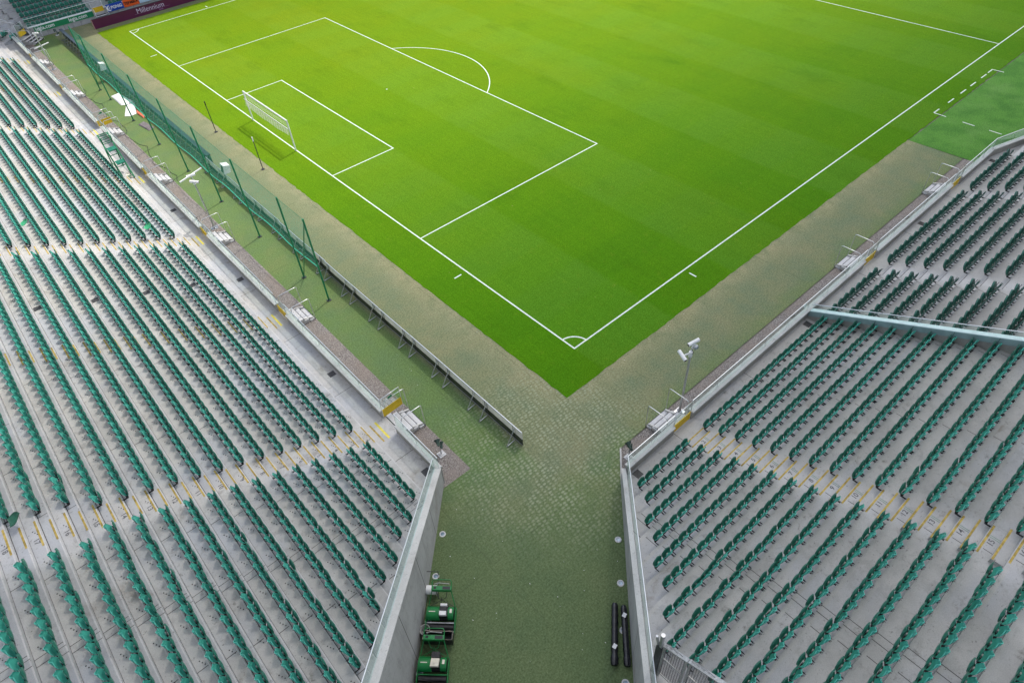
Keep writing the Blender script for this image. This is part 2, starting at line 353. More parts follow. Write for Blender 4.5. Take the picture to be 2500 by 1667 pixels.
# ------------------------------------------------------------------ grounds
def sheet(name, pts, z, mat):
    return struct(MB().poly([(x, y, z) for x, y in pts]).build(name, mat))
def jag(a, b, step, amp):
    a = np.array(a, float); b = np.array(b, float); L = np.linalg.norm(b-a); n = max(2, int(L/step)); d = (b-a)/L; p = np.array([-d[1], d[0]])
    return [tuple(a + d*L*i/n + p*(rng.normal()*amp if 0 < i < n else 0)) for i in range(n)]
sheet('ground', [(-400, -400), (400, -400), (400, 400), (-400, 400)], -.03, 'earth')
gx0, gy0, gx1, gy1 = -2.62, -2.08, 110, 70.6
pts = jag((gx0, gy0), (gx1, gy0), .35, .025) + jag((gx1, gy0), (gx1, gy1), 6, 0) + jag((gx1, gy1), (gx0, gy1), 3, .02) + jag((gx0, gy1), (gx0, gy0), .35, .025)
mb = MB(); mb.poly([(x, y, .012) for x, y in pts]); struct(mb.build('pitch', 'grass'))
sheet('artificial_turf', [(-8.66, 74.6), (-8.66, -1.95), (-10.1, -1.8), (-28, -20), (-24, -26), (-13, -16), (-4.2, -7.1), (-3, -5.9), (31.8, -5.9), (31.8, -2), (-2.4, -2), (-2.4, 74.6)], .0, 'turf')
sheet('bench_turf', [(31.8, -2.15), (110, -2.15), (110, -12), (31.95, -12)], .003, 'bench')
sheet('far_turf', [(-2.4, 70.5), (110, 70.5), (110, 74.6), (-2.4, 74.6)], .002, 'olive')
sheet('gravel_path', [(-10.3, -1.95), (-8.66, -1.97), (-8.66, 74.6), (-10.3, 74.6)], .008, 'gravel')
sheet('gravel_strip', [(-4.4, -7.25), (-3.05, -5.97), (31.8, -6.0), (31.95, -7.5), (-4, -7.5)], .008, 'gravel')
mb = MB(); mb.bar((-4.37, -7.2, .03), (-3.02, -5.93, .03), .07, .08);
struct(mb.build('kerb_edging', 'cope'))

# pitch markings, 12 cm wide
def line(mb, a, b, w=.09, z=.018):
    a = np.array(a, float); b = np.array(b, float); d = (b-a)/np.linalg.norm(b-a); p = np.array([-d[1], d[0]])*w/2
    mb.quad((*(a-p), z), (*(b-p), z), (*(b+p), z), (*(a+p), z))
def arc(mb, c, r, a0, a1, n=40, w=.09, z=.0215):
    for i in range(n):
        t0 = a0+(a1-a0)*i/n; t1 = a0+(a1-a0)*(i+1)/n
        mb.quad(*[(c[0]+rr*math.cos(t), c[1]+rr*math.sin(t), z) for rr, t in ((r-w/2, t0), (r+w/2, t0), (r+w/2, t1), (r-w/2, t1))])
mb = MB(); h = .045
line(mb, (0, h), (105, h), z=.018); line(mb, (0, 68-h), (105, 68-h)); line(mb, (h, 0), (h, 68), z=.0205); line(mb, (52.5, 0), (52.5, 68), z=.0205); line(mb, (105-h, 0), (105-h, 68), z=.0205)
for d, w2 in ((16.5, 20.16), (5.5, 9.16)):
    line(mb, (0, 34-w2+h), (d, 34-w2+h), z=.019); line(mb, (0, 34+w2-h), (d, 34+w2-h), z=.019); line(mb, (d-h, 34-w2), (d-h, 34+w2), z=.0225)
arc(mb, (11, 34), 9.09, -math.acos(5.5/9.15), math.acos(5.5/9.15)); arc(mb, (0, 0), .94, .06, math.pi/2-.06, 14); arc(mb, (0, 68), .94, -math.pi/2+.06, -.06, 14); arc(mb, (52.5, 34), 9.09, 0, 2*math.pi, 70)
line(mb, (-.35, 9.15), (-.88, 9.15)); line(mb, (-.35, 58.85), (-1.0, 58.85)); line(mb, (9.15, -.34), (9.15, -.84)); line(mb, (9.15, 68.3), (9.15, 68.9))
mb.poly([(11+.07*math.cos(k*.7), 34+.07*math.sin(k*.7), .018) for k in range(9)])
# technical area dashes on the bright turf
line(mb, (36.86, -1.58), (37.7, -1.60), .09, .02); line(mb, (36.86, -1.62), (36.82, -2.5), .09, .0225); line(mb, (46.2, -1.62), (47.05, -1.62), .09, .02); line(mb, (47.02, -1.62), (47.05, -2.5), .09, .0225)
for x in (39.1, 41.2, 42.95, 44.9): line(mb, (x, -1.63), (x+.95, -1.64), .09, .02)
for y in (-3.7, -5.55): line(mb, (36.8, y), (36.78, y-.85), .09, .02)
struct(mb.build('pitch_markings', 'line'))

# ------------------------------------------------------------------ stands
def zn(n): return .70 + sum(.333+.0026*(k-2) for k in range(2, n+1))
LX = lambda n: -(11.225+(n-2)*.765)          # nosing of row n on the left stand
RY = lambda n: -(8.42+(n-2)*.765)            # nosing of row n on the right stand
NR = 25
SQ = math.sqrt(2)
# left stand: standing terrace with a half step along every row, cut by the diagonal tunnel wall
L0 = lambda x: x + 8.25 + .30                # diagonal inner edge
ls = thing('spectator_stand', 'pale concrete standing terrace rising to the left of the pitch', 'stand', (-11, 30, 0))
mb = MB(); YE = 72.5
def lstep(x0, x1, z, mi, nose):
    # x0 front, x1 back
    if nose:
        mb.quad((x0, L0(x0), z), (x0, YE, z), (x0-.045, YE, z), (x0-.045, L0(x0-.045), z), 1); x0 -= .045
    mb.quad((x0, L0(x0), z), (x0, YE, z), (x1, YE, z), (x1, L0(x1), z), mi)
def lrise(x, za, zb, mi): mb.quad((x, L0(x), za), (x, YE, za), (x, YE, zb), (x, L0(x), zb), mi)
lstep(-10.0, LX(2), zn(1), 0, False)
for n in range(2, NR):
    r = zn(n+1)-zn(n); zh = zn(n)+r*.5; xm = LX(n)-.40
    lrise(LX(n), zn(n-1)+(zn(n)-zn(n-1))*.5 if n > 2 else zn(1), zn(n), 1)
    lstep(LX(n), xm, zn(n), 0, True); lrise(xm, zn(n), zh, 1); lstep(xm, LX(n+1), zh, 2, True)
mb.build('terrace', ['conL', 'pale', 'conLd'], ls)
mb = MB()
for n in range(2, NR-1):
    for x, z in ((LX(n+1), zn(n)+(zn(n+1)-zn(n))*.5), (LX(n)-.40, zn(n))):
        w_ = .022 if x == LX(n+1) else .010
        mb.quad((x+w_, L0(x+w_), z+.003), (x+w_, YE, z+.003), (x+.001, YE, z+.003), (x+.001, L0(x), z+.003))
mb.build('riser_joint', 'groove', ls)
# right stand: full treads
rs = thing('spectator_stand', 'grey concrete seating stand rising to the right of the pitch', 'stand', (10, -9, 0))
R0 = lambda y: y + 2.79 + .20
mb = MB()
def rstep(mb, y0, y1, z, mi=0, xe=9.75):
    mb.quad((R0(y0), y0, z), (R0(y1), y1, z), (xe, y1, z), (xe, y0, z), mi)
rstep(mb, -7.2, RY(2), zn(1))
for n in range(2, NR):
    mb.quad((R0(RY(n)), RY(n), zn(n-1)), (9.75, RY(n), zn(n-1)), (9.75, RY(n), zn(n)), (R0(RY(n)), RY(n), zn(n)), 0)
    rstep(mb, RY(n), RY(n)-.13, zn(n), 1); rstep(mb, RY(n)-.13, RY(n+1), zn(n))
mb.build('terrace', ['conR', 'paleR'], rs)
# main stand beyond the divider: deeper rows
VD = .862; VY = lambda n: -(8.45+(n-2)*VD); vz = lambda n: .70+.347*(n-1)
ms = thing('spectator_stand', 'pale main stand of dark green seats beyond the glass topped divider', 'stand', (20, -9, 0))
mb = MB()
XV0, XV1 = 9.95, 60
def fy(x): return -7.2 if x <= 31.9 else -7.2-(x-31.9)*.29
mb.quad((XV0, VY(2), .7), (XV0, -7.2, .7), (31.9, -7.2, .7), (31.9, VY(2), .7)); mb.quad((31.9, VY(2), .7), (31.9, -7.2, .7), (36.2, VY(2), .7), (36.2, VY(2), .7))
for n in range(2, 20):
    xe = 31.9 + (-VY(n)-7.2)/.29 if n < 5 else XV1; xe = min(xe, XV1)
    mb.quad((XV0, VY(n), vz(n-1)), (xe, VY(n), vz(n-1)), (xe, VY(n), vz(n)), (XV0, VY(n), vz(n)))
    mb.quad((XV0, VY(n), vz(n)), (xe, VY(n), vz(n)), (xe, VY(n+1), vz(n)), (XV0, VY(n+1), vz(n)))
mb.build('terrace', [concrete('main_stand_concrete', (.50, .50, .485), (.33, .30, .28), .3, (0, 16.03, 5.285), .1)], ms)
# far stand
FY = lambda n: 76.1+(n-2)*.765; fz = lambda n: .45+.35*(n-1)
fs = thing('spectator_stand', 'far stand of teal seats behind the long purple board', 'stand', (10, 76, 0))
mb = MB(); mb.quad((-8.3, 74.9, .45), (70, 74.9, .45), (70, FY(2), .45), (-8.3, FY(2), .45))
for n in range(2, 16):
    mb.quad((-8.3-(n-2)*.2, FY(n), fz(n-1)), (70, FY(n), fz(n-1)), (70, FY(n), fz(n)), (-8.3-(n-2)*.2, FY(n), fz(n)))
    mb.quad((-8.3-(n-2)*.2, FY(n), fz(n)), (70, FY(n), fz(n)), (70, FY(n+1), fz(n)), (-8.3-(n-2)*.2, FY(n+1), fz(n)))
mb.build('terrace', ['conR'], fs)
# corner terrace between left and far stands, rows at 45 degrees
cs = thing('corner_terrace', 'small diagonal corner terrace between the left and far stands', 'stand', (-10, 75, 0))
mb = MB(); d45 = np.array([-1, 1])/SQ; a45 = np.array([1, 1])/SQ; c0 = np.array([-9.4, 73.6])
for n in range(10):
    p = c0+d45*n*.78; q = c0+d45*(n+1)*.78; w = 1.3+n*.72; z = .45+.34*n
    mb.quad((*(p-a45*w), z), (*(p+a45*w), z), (*(q+a45*w), z), (*(q-a45*w), z)); mb.quad((*(p-a45*w), z-.34), (*(p+a45*w), z-.34), (*(p+a45*w), z), (*(p-a45*w), z))
mb.build('terrace', ['conL'], cs)

# step markings and numbers
def num_part(n, o, x, y, parent, h=.24):
    text_mb(str(n), h, frame(o, x, y), 1.05, .004).build('row_number', 'text', parent)
AISL = [1.95+10.57*k for k in range(7)]
for k, c in enumerate(AISL):
    mb = MB(); mbb = MB()
    for n in range(1, 21):
        wid = .60
        if n > 1:
            a = (LX(n)-.035, c+.2-wid, zn(n)+.004); mb.quad(a, (a[0]-.065, a[1], a[2]), (a[0]-.065, c+.2+wid, a[2]), (a[0], c+.2+wid, a[2]))
        xm = LX(n)-.40 if n > 1 else None
        if n > 1:
            z = zn(n)+(zn(n+1)-zn(n))*.5+.004; mb.quad((xm-.03, c+.2-wid+.1, z), (xm-.095, c+.2-wid+.1, z), (xm-.095, c+.2+wid-.1, z), (xm-.03, c+.2+wid-.1, z))
    for x in (-10.52, -10.82, -11.14):
        w = .075 if x != -10.82 else .06
        (mbb if x != -10.82 else mb).quad((x, c+.2-.62, .704), (x-w*1.35, c+.2-.62, .704), (x-w*1.35, c+.2+.62, .704), (x, c+.2+.62, .704))
    mb.build('step_edge_strip', 'strip', ls); mbb.build('walkway_strip', 'stripb', ls)
for n in range(2, 20):
    num_part(n, (LX(n)-.20, 1.86, zn(n)+.004), (0, -1, 0), (1, 0, 0), ls)
# right aisle: half step boxes, strips, numbers
mb = MB(); bx = MB(); gl = MB()
for n in range(1, 21):
    r = zn(n+1)-zn(n); y = RY(n+1)
    bx.box(-1.40, y+.001, zn(n)+.0, .02, y+.36, zn(n)+r*.5)
    z = zn(n)+r*.5+.004
    mb.quad((-1.42+.02, y+.35, z), (-1.40, y+.285, z), (.02, y+.285, z), (.02, y+.35, z))
    if n > 1: mb.quad((-1.32, RY(n)-.02, zn(n)+.004), (-1.32, RY(n)-.085, zn(n)+.004), (-.05, RY(n)-.085, zn(n)+.004), (-.05, RY(n)-.02, zn(n)+.004))
    for xx in (-.545, -.475): gl.quad((xx, RY(n)-.1 if n > 1 else -8.0, zn(n)+.004), (xx+.02, RY(n)-.1 if n > 1 else -8.0, zn(n)+.004), (xx+.02, y+.37, zn(n)+.004), (xx, y+.37, zn(n)+.004))
    if n > 1: num_part(n, (-.72, RY(n)-.22, zn(n)+.004), (1, 0, 0), (0, 1, 0), rs, .25)
bx.build('aisle_step', [concrete('aisle_step_concrete', (.43, .425, .405), (.2, .2, .2), .3)], rs); mb.build('step_edge_strip', 'strip', rs); gl.build('guide_line', 'tgreen', rs)
# main stand aisle: thin dark edge lines
mb = MB()
for c in (15.64, 25.9):
    for n in range(1, 14):
        y = VY(n+1); mb.quad((c-.5, y+.33, vz(n)+.004), (c-.5, y+.30, vz(n)+.004), (c+.5, y+.30, vz(n)+.004), (c+.5, y+.33, vz(n)+.004))
        if n > 1: mb.quad((c-.5, VY(n)-.02, vz(n)+.004), (c-.5, VY(n)-.05, vz(n)+.004), (c+.5, VY(n)-.05, vz(n)+.004), (c+.5, VY(n)-.02, vz(n)+.004))
mb.build('step_edge_strip', 'text', ms)
# double expansion joints
for yy in (-2.45, -2.70):
    mb = MB()
    for n in range(2, NR-1):
        r = zn(n+1)-zn(n)
        for x0, x1, z in ((LX(n), LX(n)-.40, zn(n)), (LX(n)-.40, LX(n+1), zn(n)+r*.5)):
            if L0(x0) < yy: mb.quad((x0, yy, z+.004), (x0, yy-.018, z+.004), (x1, yy-.018, z+.004), (x1, yy, z+.004))
    mb.build('expansion_joint', 'groove', ls)
for xx in (-5.55, -5.83):
    mb = MB()
    for n in range(1, NR-1):
        ya = RY(n) if n > 1 else -7.4
        if R0(ya) < xx: mb.quad((xx, ya, zn(n)+.004), (xx+.02, ya, zn(n)+.004), (xx+.02, RY(n+1), zn(n)+.004), (xx, RY(n+1), zn(n)+.004))
    mb.build('expansion_joint', 'groove', rs)
# anchor holes left from rail seats
mb = MB()
for n in range(2, 20):
    for j in range(60):
        y = -8+j*1.42+.1*(n % 3)
        for i in range(3):
            x = LX(n)-.14-.05*i+.03; yy = y+.10*i
            if yy < L0(x)+.25 or yy > 24: continue
            if project((x, yy, zn(n)))[2] < 1: continue
            mb.poly([(x+.024*math.cos(a), yy+.024*math.sin(a), zn(n)+.004) for a in np.linspace(0, 2*math.pi, 7)[:-1]])
stuff(mb.build('anchor_hole', 'soil', ls))

# ------------------------------------------------------------------ front walls, gates, steps
GY = [2.13+10.57*k for k in range(7)]; GX = [-.50, 16.03, 26.6]
def parapet(name, label, a, b, nrm, zt=1.24, rail=1.96, group=None, zc0=None, banner=False):
    """wall from a to b (2-d, on the outer face), nrm = inward normal"""
    a = np.array(a, float); b = np.array(b, float); nrm = np.array(nrm, float); d = (b-a)/np.linalg.norm(b-a); L = np.linalg.norm(b-a)
    o = thing(name, label, 'wall', (*((a+b)/2), 0), 0, group)
    mb = MB(); p = [a, b, b+nrm*.2, a+nrm*.2]; mb.prism([(*q, -.02) for q in p], (0, 0, zt-.08+.02)); mb.build('wall', 'cinner', o)
    mb = MB(); p = [a-nrm*.03, b-nrm*.03, b+nrm*.25, a+nrm*.25]; mb.prism([(*q, zt-.08) for q in p], (0, 0, .08)); mb.build('coping', 'cope', o)
    n = max(1, round(L/1.85)); g0 = a+nrm*.10
    for i in range(n):
        s0 = g0+d*(L*i/n+.01); s1 = g0+d*(L*(i+1)/n-.01)
        MB().prism([(*s0, zt), (*s1, zt), (*(s1+nrm*.012), zt), (*(s0+nrm*.012), zt)], (0, 0, rail-zt-.02)).build('glass_panel', 'glass', o)
    mb = MB(); mb.tube([(*(g0+nrm*.006), rail), (*(g0+d*L+nrm*.006), rail)], .024); mb.build('handrail', 'rail', o)
    mb = MB()
    for i in range(n+1): mb.tube([(*(g0+d*min(L-.01, max(.01, L*i/n))+nrm*.02), zt), (*(g0+d*min(L-.01, max(.01, L*i/n))+nrm*.02), rail)], .007, 4)
    mb.build('glass_fixing', 'steel', o); return o
cut = [-1.75] + sum([[g-.60, g+.60] for g in GY], []) + [72.9]
for i in range(0, len(cut), 2):
    k = i//2
    lab = ('concrete parapet with glass and rail on the left stand, short stretch beside the tunnel mouth' if k == 0 else
           'concrete parapet with glass and rail on the left stand, last stretch before the far corner' if k == 7 else
           f'concrete parapet with glass on the left stand, {ordn(k)} full stretch from the open yellow gate')
    parapet('parapet_wall', lab, (-9.96, cut[i]), (-9.96, cut[i+1]), (-1, 0), group='glass topped parapet walls')
cut = [-4.18, GX[0]-.62, GX[0]+.62, GX[1]-.66, GX[1]+.66, GX[2]-.66, GX[2]+.66, 31.9]
for i in range(0, len(cut), 2):
    lab = ['short glass topped parapet on the right stand beside the tunnel mouth', 'long glass topped parapet on the right stand crossed by the divider wall', 'glass topped parapet between the two gates of the dark seat stand', 'short glass topped parapet at the far right, before the wall bends'][i//2]
    parapet('parapet_wall', lab, (cut[i], -7.15), (cut[i+1], -7.15), (0, -1), group='glass topped parapet walls')
v = np.array([1, -.29]); v /= np.linalg.norm(v)
parapet('parapet_wall', 'glass topped parapet bending away at the right edge', (31.9, -7.15), tuple(np.array([31.9, -7.15])+v*14), (v[1], -v[0]), group='glass topped parapet walls')

# diagonal tunnel walls with sloped coping
def tunnel_wall(label, p0, du, L, z0, slope, nrm, th, goff, rail):
    p0 = np.array(p0, float); du = np.array(du, float); nrm = np.array(nrm, float)
    o = thing('tunnel_wall', label, 'wall', (*p0, 0), 0)
    q = lambda s, k, z: (*(p0+du*s+nrm*k), z)
    hx = abs(du[0])
    zt = lambda s: z0+slope*s*hx
    mb = MB(); mb.prism([q(0, 0, -.02), q(L, 0, -.02), q(L, 0, zt(L)-.06), q(0, 0, zt(0)-.06)], (*(nrm*(th-.02)), 0)); mb.build('wall', 'wall', o)
    mb = MB(); mb.prism([q(0, -.02, zt(0)-.06), q(L, -.02, zt(L)-.06), q(L, -.02, zt(L)), q(0, -.02, zt(0))], (*(nrm*(th+.02)), 0)); mb.build('coping', 'cope', o)
    n = round(L/1.15)
    for i in range(n):
        a = L*i/n+.008; b = L*(i+1)/n-.008
        MB().prism([q(a, goff, zt(a)+.005), q(b, goff, zt(b)+.005), q(b, goff, zt(b)+rail-.02), q(a, goff, zt(a)+rail-.02)], (*(nrm*.012), 0)).build('glass_panel', 'glass', o)
    MB().tube([q(0, goff+.006, zt(0)+rail), q(L, goff+.006, zt(L)+rail)], .022).build('handrail', 'rail', o)
    mb = MB()
    for i in range(n+1):
        s = min(L-.01, max(.01, L*i/n)); mb.tube([q(s, goff+.02, zt(s)), q(s, goff+.02, zt(s)+rail)], .007, 4)
    mb.build('glass_fixing', 'steel', o); return o
tunnel_wall('left side wall of the tunnel, grey streaked concrete with sloping top', (-10.02, -1.77), (-1/SQ, -1/SQ), 17, 1.22, .525, (-1/SQ, 1/SQ), .28, .24, .72)
tunnel_wall('right side wall of the tunnel, narrow concrete with sloping pale top', (-4.30, -7.09), (-1/SQ, -1/SQ), 17, 1.02, .404, (1/SQ, -1/SQ), .17, .19, .93)

def gate(label, c, ax, nrm, w, opened=False):
    """c 2-d centre on the outer wall face; ax along the wall, nrm inward"""
    c = np.array(c, float); ax = np.array(ax, float); nrm = np.array(nrm, float)
    o = thing('gate', label, 'gate', (*c, .7), 0, 'yellow gates in the parapets')
    if opened: a = c-ax*(-w/2+.03)+nrm*.12; d = -nrm*.98+ax*.05; n2 = ax
    else: a = c-ax*(w/2-.03)+nrm*.12; d = ax; n2 = nrm
    ln = w-.06 if not opened else w-.05
    q = lambda s, k, z: (*(a+d*s+n2*k), z)
    MB().prism([q(0, 0, .74), q(ln, 0, .74), q(ln, 0, 1.24), q(0, 0, 1.24)], (*(n2*.03), 0)).build('kick_panel', 'yellow', o)
    MB().prism([q(.02, .008, 1.245), q(ln-.02, .008, 1.245), q(ln-.02, .008, 1.93), q(.02, .008, 1.93)], (*(n2*.012), 0)).build('glass_panel', 'glass', o)
    mb = MB(); mb.tube([q(0, .015, .72), q(0, .015, 1.96), q(ln, .015, 1.96), q(ln, .015, .72)], .02, 6); mb.build('gate_frame', 'rail', o)
    if opened: MB().prism([q(.45, -.012, 1.70), q(.70, -.012, 1.70), q(.70, -.012, 1.82), q(.45, -.012, 1.82)], (*(n2*.008), 0)).build('sign_plate', 'banner', o)
    return o
def steps(label, c, ax, out, w, top=.70, n=4, tread=.31):
    c = np.array(c, float); ax = np.array(ax, float); out = np.array(out, float)
    o = thing('access_steps', label, 'steps', (*c, 0), 0, 'concrete steps down from the stands')
    q = lambda s, k, z: (*(c+ax*s+out*k), z)
    rise = top/(n+.35)
    tot = n*tread
    for sgn in (-1, 1):
        pr = [q(sgn*(w/2-.06), 0, .0), q(sgn*(w/2-.06), tot-.22, .0), q(sgn*(w/2-.06), tot-.03, .12), q(sgn*(w/2-.06), tot-.06, .2), q(sgn*(w/2-.06), 0, top-.12)]
        MB().prism(pr, (*(-ax*sgn*.08), 0)).build('stringer', 'cope', o)
    for i in range(n):
        z = top-.02-rise*(i+.45); k0 = i*tread+.005; k1 = k0+tread-.045
        mb = MB(); mb.prism([q(-w/2, k0, z-.09-.004*i), q(w/2, k0, z-.09-.004*i), q(w/2, k1, z-.09-.004*i), q(-w/2, k1, z-.09-.004*i)], (0, 0, .09)); mb.build('tread', 'step', o)
        mb = MB(); mb.prism([q(-w/2, k1, z-.085), q(w/2, k1, z-.085), q(w/2, k1+.03, z-.085), q(-w/2, k1+.03, z-.085)], (0, 0, .084)); mb.build('tread_shade', 'dsteel', o)  # dark strip drawn for the shadow gap between treads
    for sgn in (-1, 1):
        s = sgn*(w/2+.03); zt = top+.88
        pts = [q(s, .10, top-.35), q(s, .10, zt-.14), q(s, .13, zt-.05), q(s, .20, zt), q(s, tot-.12, zt), q(s, tot-.02, zt-.04), q(s, tot, .02)]
        MB().tube(pts, .021, 6).build('handrail', 'rail', o)
    return o
for k, y in enumerate(GY):
    op = k in (0, 4)
    lab = ['open yellow gate with a small green sign at the near end of the left stand', 'closed yellow gate on the left stand, nearest to the open gate', 'closed yellow gate on the left stand, beside the near camera mast', 'closed yellow gate on the left stand, on the near side of the tall steward chair',
           'open yellow gate on the left stand behind the tall steward chair', 'closed yellow gate on the left stand, just beyond the steward chair gate', 'closed yellow gate on the left stand, beside the farthest camera mast'][k]
    gate(lab, (-9.96, y), (0, 1), (-1, 0), 1.2, op)
    lab = ['white concrete steps below the open gate at the near end of the left stand', 'white concrete steps on the gravel, second from the near end of the left stand', 'white concrete steps on the gravel beside the near camera mast',
           'white concrete steps on the gravel, fourth from the near end of the left stand', 'white concrete steps on the gravel by the tall steward chair', 'white concrete steps on the gravel, just beyond the steward chair', 'white concrete steps beside the farthest camera mast'][k]
    steps(lab, (-9.93, y), (0, 1), (1, 0), 1.36)
for k, x in enumerate(GX):
    gate(['closed yellow gate at the near end of the right stand, by the camera mast', 'closed yellow gate in the dark seat stand, the nearer to the divider', 'closed yellow gate in the dark seat stand, close to the bright turf'][k], (x, -7.15), (1, 0), (0, -1), 1.24)
    steps(['grey concrete steps by the camera mast at the right stand', 'white concrete steps below the dark seat stand, nearer to the divider', 'white concrete steps below the dark seat stand, close to the bright turf'][k], (x, -7.12), (1, 0), (0, 1), 1.42)

# divider between right and main stand
o = thing('divider_wall', 'sloping grey green divider wall with rail between the two right stands', 'wall', (9.8, -7.4, 0))
zc = lambda y: 1.28 + (-7.55-y)*.452
mb = MB(); mb.prism([(9.72, -7.36, .5), (9.72, -24, .5), (9.72, -24, zc(-24)-.32), (9.72, -7.36, zc(-7.36)-.32)], (.24, 0, 0)); mb.build('wall', 'cinner', o)
mb = MB(); mb.prism([(9.68, -7.37, zc(-7.37)-.32), (9.68, -24, zc(-24)-.32), (9.68, -24, zc(-24)), (9.68, -7.37, zc(-7.37))], (.03, 0, 0), 0)
mb.build('side_cladding', [simple('divider_cladding', (.25, .36, .365), .5, .2, .5, .1, 3)], o)
mb = MB(); mb.prism([(9.715, -7.37, zc(-7.37)-.03), (9.715, -24, zc(-24)-.03), (9.715, -24, zc(-24)+.01), (9.715, -7.37, zc(-7.37)+.01)], (.27, 0, 0), 0); mb.build('coping', [simple('divider_coping', (.58, .70, .69), .4, .1, .5, .06, 3)], o)
MB().tube([(9.86, -7.37, zc(-7.37)+.36), (9.86, -24, zc(-24)+.36)], .02).build('handrail', 'rail', o)
for i in range(9):
    y0 = -7.4-1.84*i; y1 = y0-1.82
    MB().prism([(9.85, y0, zc(y0)), (9.85, y1, zc(y1)), (9.85, y1, zc(y1)+.34), (9.85, y0, zc(y0)+.34)], (.012, 0, 0)).build('glass_panel', 'glass', o)
mb = MB()
for i in range(9):
    y0 = -8.9-1.55*i; mb.prism([(9.676, y0, zc(y0)-.319), (9.676, y0-.015, zc(y0-.015)-.319), (9.676, y0-.015, zc(y0-.015)-.004), (9.676, y0, zc(y0)-.004)], (.003, 0, 0))
mb.build('cladding_joint', 'groove', o)

# mesh barrier on the near right terrace
o = thing('mesh_barrier', 'tall galvanised mesh barrier stepping up the near right terrace by the tunnel wall', 'fence', (-10.45, -13.6, 3.45))
X = -10.45; zf = lambda y: 5.76+(-13.82-y)*.548
for k, (y0, y1) in enumerate(((-13.82, -14.56), (-14.64, -15.75), (-15.83, -17.0))):
    zb = 3.72+.36*k*1.1; zm = zb+1.18; a = y0-.02; b = y1+.02
    mb = MB(); mb.bar((X, y0+.03, zf(y0)-.02), (X, y1-.03, zf(y1)-.02), .13, .05); mb.bar((X, a, zm), (X, b, zm+.10), .05, .06); mb.bar((X, a, zb), (X, b, zb+.06), .05, .06)
    mb.bar((X, a, zb-.25), (X, a, zf(a)-.05), .07); mb.bar((X, b, zb-.2), (X, b, zf(b)-.05), .07); mb.build('barrier_frame', 'zinc', o)
    mb = MB(); n = int(abs(y1-y0)/.07)
    for i in range(1, n):
        y = y0+(y1-y0)*i/n; mb.bar((X, y, zb), (X, y, zf(y)-.05), .009)
    for q in range(1, 36):
        z = zb+.07*q
        if z < zf(b)-.1: mb.bar((X, a, z), (X, b, z+.06), .009)
    mb.build('mesh_infill', 'dsteel', o)
mb = MB(); mb.box(X-.07, -13.80, 3.44, X+.07, -13.60, 5.50); mb.build('end_post', 'dsteel', o)
mb = MB(); mb.tube([(X, -13.72, 5.45), (X, -13.70, 6.25)], .062, 14); mb.tube([(X-.02, -13.62, 5.5), (X-.06, -13.55, 6.02)], .036, 10); mb.build('post_tube', 'steel', o)

# ------------------------------------------------------------------ seats
def shell(w, h0, h1, y0, y1, z0, z1, conc, th, nx=7, nt=6, curve=.02, power=2.4):
    """petal shaped shell; conc>0 bends sides towards +Y"""
    V = []; Fc = []
    def pt(i, j, side):
        s = -1+2*i/(nx-1); t = 1-(1-j/(nt-1))**1.5
        wt = w*(1-(max(0, (t-.18)/.82))**power)**.5 if t < 1 else w*.30
        wt = max(wt, w*.30)*(h0+(1-h0)*min(1, t/.3))
        zz = z0+(z1-z0)*t; yy = y0+(y1-y0)*t + conc*(s*s)*(.5+.5*t) + curve*math.sin(math.pi*t)
        return (wt*s, yy+(th/2 if side else -th/2), zz - (0.012*s*s if t > .8 else 0))
    for side in (0, 1):
        for j in range(nt):
            for i in range(nx): V.append(pt(i, j, side))
    N = nx*nt
    for j in range(nt-1):
        for i in range(nx-1):
            a = j*nx+i; Fc.append((a, a+1, a+nx+1, a+nx)); Fc.append((N+a, N+a+nx, N+a+nx+1, N+a+1))
    rim = [j*nx for j in range(nt)] + [(nt-1)*nx+i for i in range(1, nx)] + [j*nx+nx-1 for j in range(nt-2, -1, -1)] + list(range(nx-2, 0, -1))
    for k in range(len(rim)):
        a, b = rim[k], rim[(k+1) % len(rim)]; Fc.append((a, N+a, N+b, b))
    return V, Fc
def seat_parts(kind, lo=False):
    nx, nt = (7, 6) if lo else (9, 9)
    if kind == 'vip':
        b = shell(.265, .9, 1, .13, .03, .42, .86, .04, .05, nx, nt, -.02, 3.2); p = shell(.255, .9, 1, .22, .36, .42, .80, -.02, .06, nx, nt, .02, 3.)
    else:
        b = shell(.220, .84, 1, .160, .035, .43, .81, .07, .022, nx, nt, -.035, 2.3); p = shell(.228, .82, 1, .225, .285, .41, .80, -.03, .024, nx, nt, .045, 2.3)
    br = MB()
    br.box(-.19, .13, .36, .19, .22, .41); br.box(-.19, .005, .30, -.175, .20, .36); br.box(.175, .005, .30, .19, .20, .36)
    br.box(-.206, -.035, .366, -.196, .15, .374); br.box(.196, -.035, .366, .206, .15, .374)
    cl = MB(); cl.box(-.032, .185, .41, .032, .215, .52)
    return b, p, br, cl
class Seat: pass
seats = []
def row(side, kind, n, y0, count, sgn, pitch, blk):
    for j in range(count):
        c = y0+sgn*pitch*(j+.5); s = Seat(); s.kind = kind; s.j = j+1; s.n = n; s.blk = blk; s.side = side
        if side == 'L': s.p = (LX(n+1), c, zn(n)); s.r = -math.pi/2
        elif side == 'R': s.p = (c, RY(n+1), zn(n)); s.r = 0.
        elif side == 'V': s.p = (c, VY(n+1), vz(n)); s.r = 0.
        elif side == 'F': s.p = (c, FY(n+1), fz(n)); s.r = math.pi
        seats.append(s)
PT = .4735
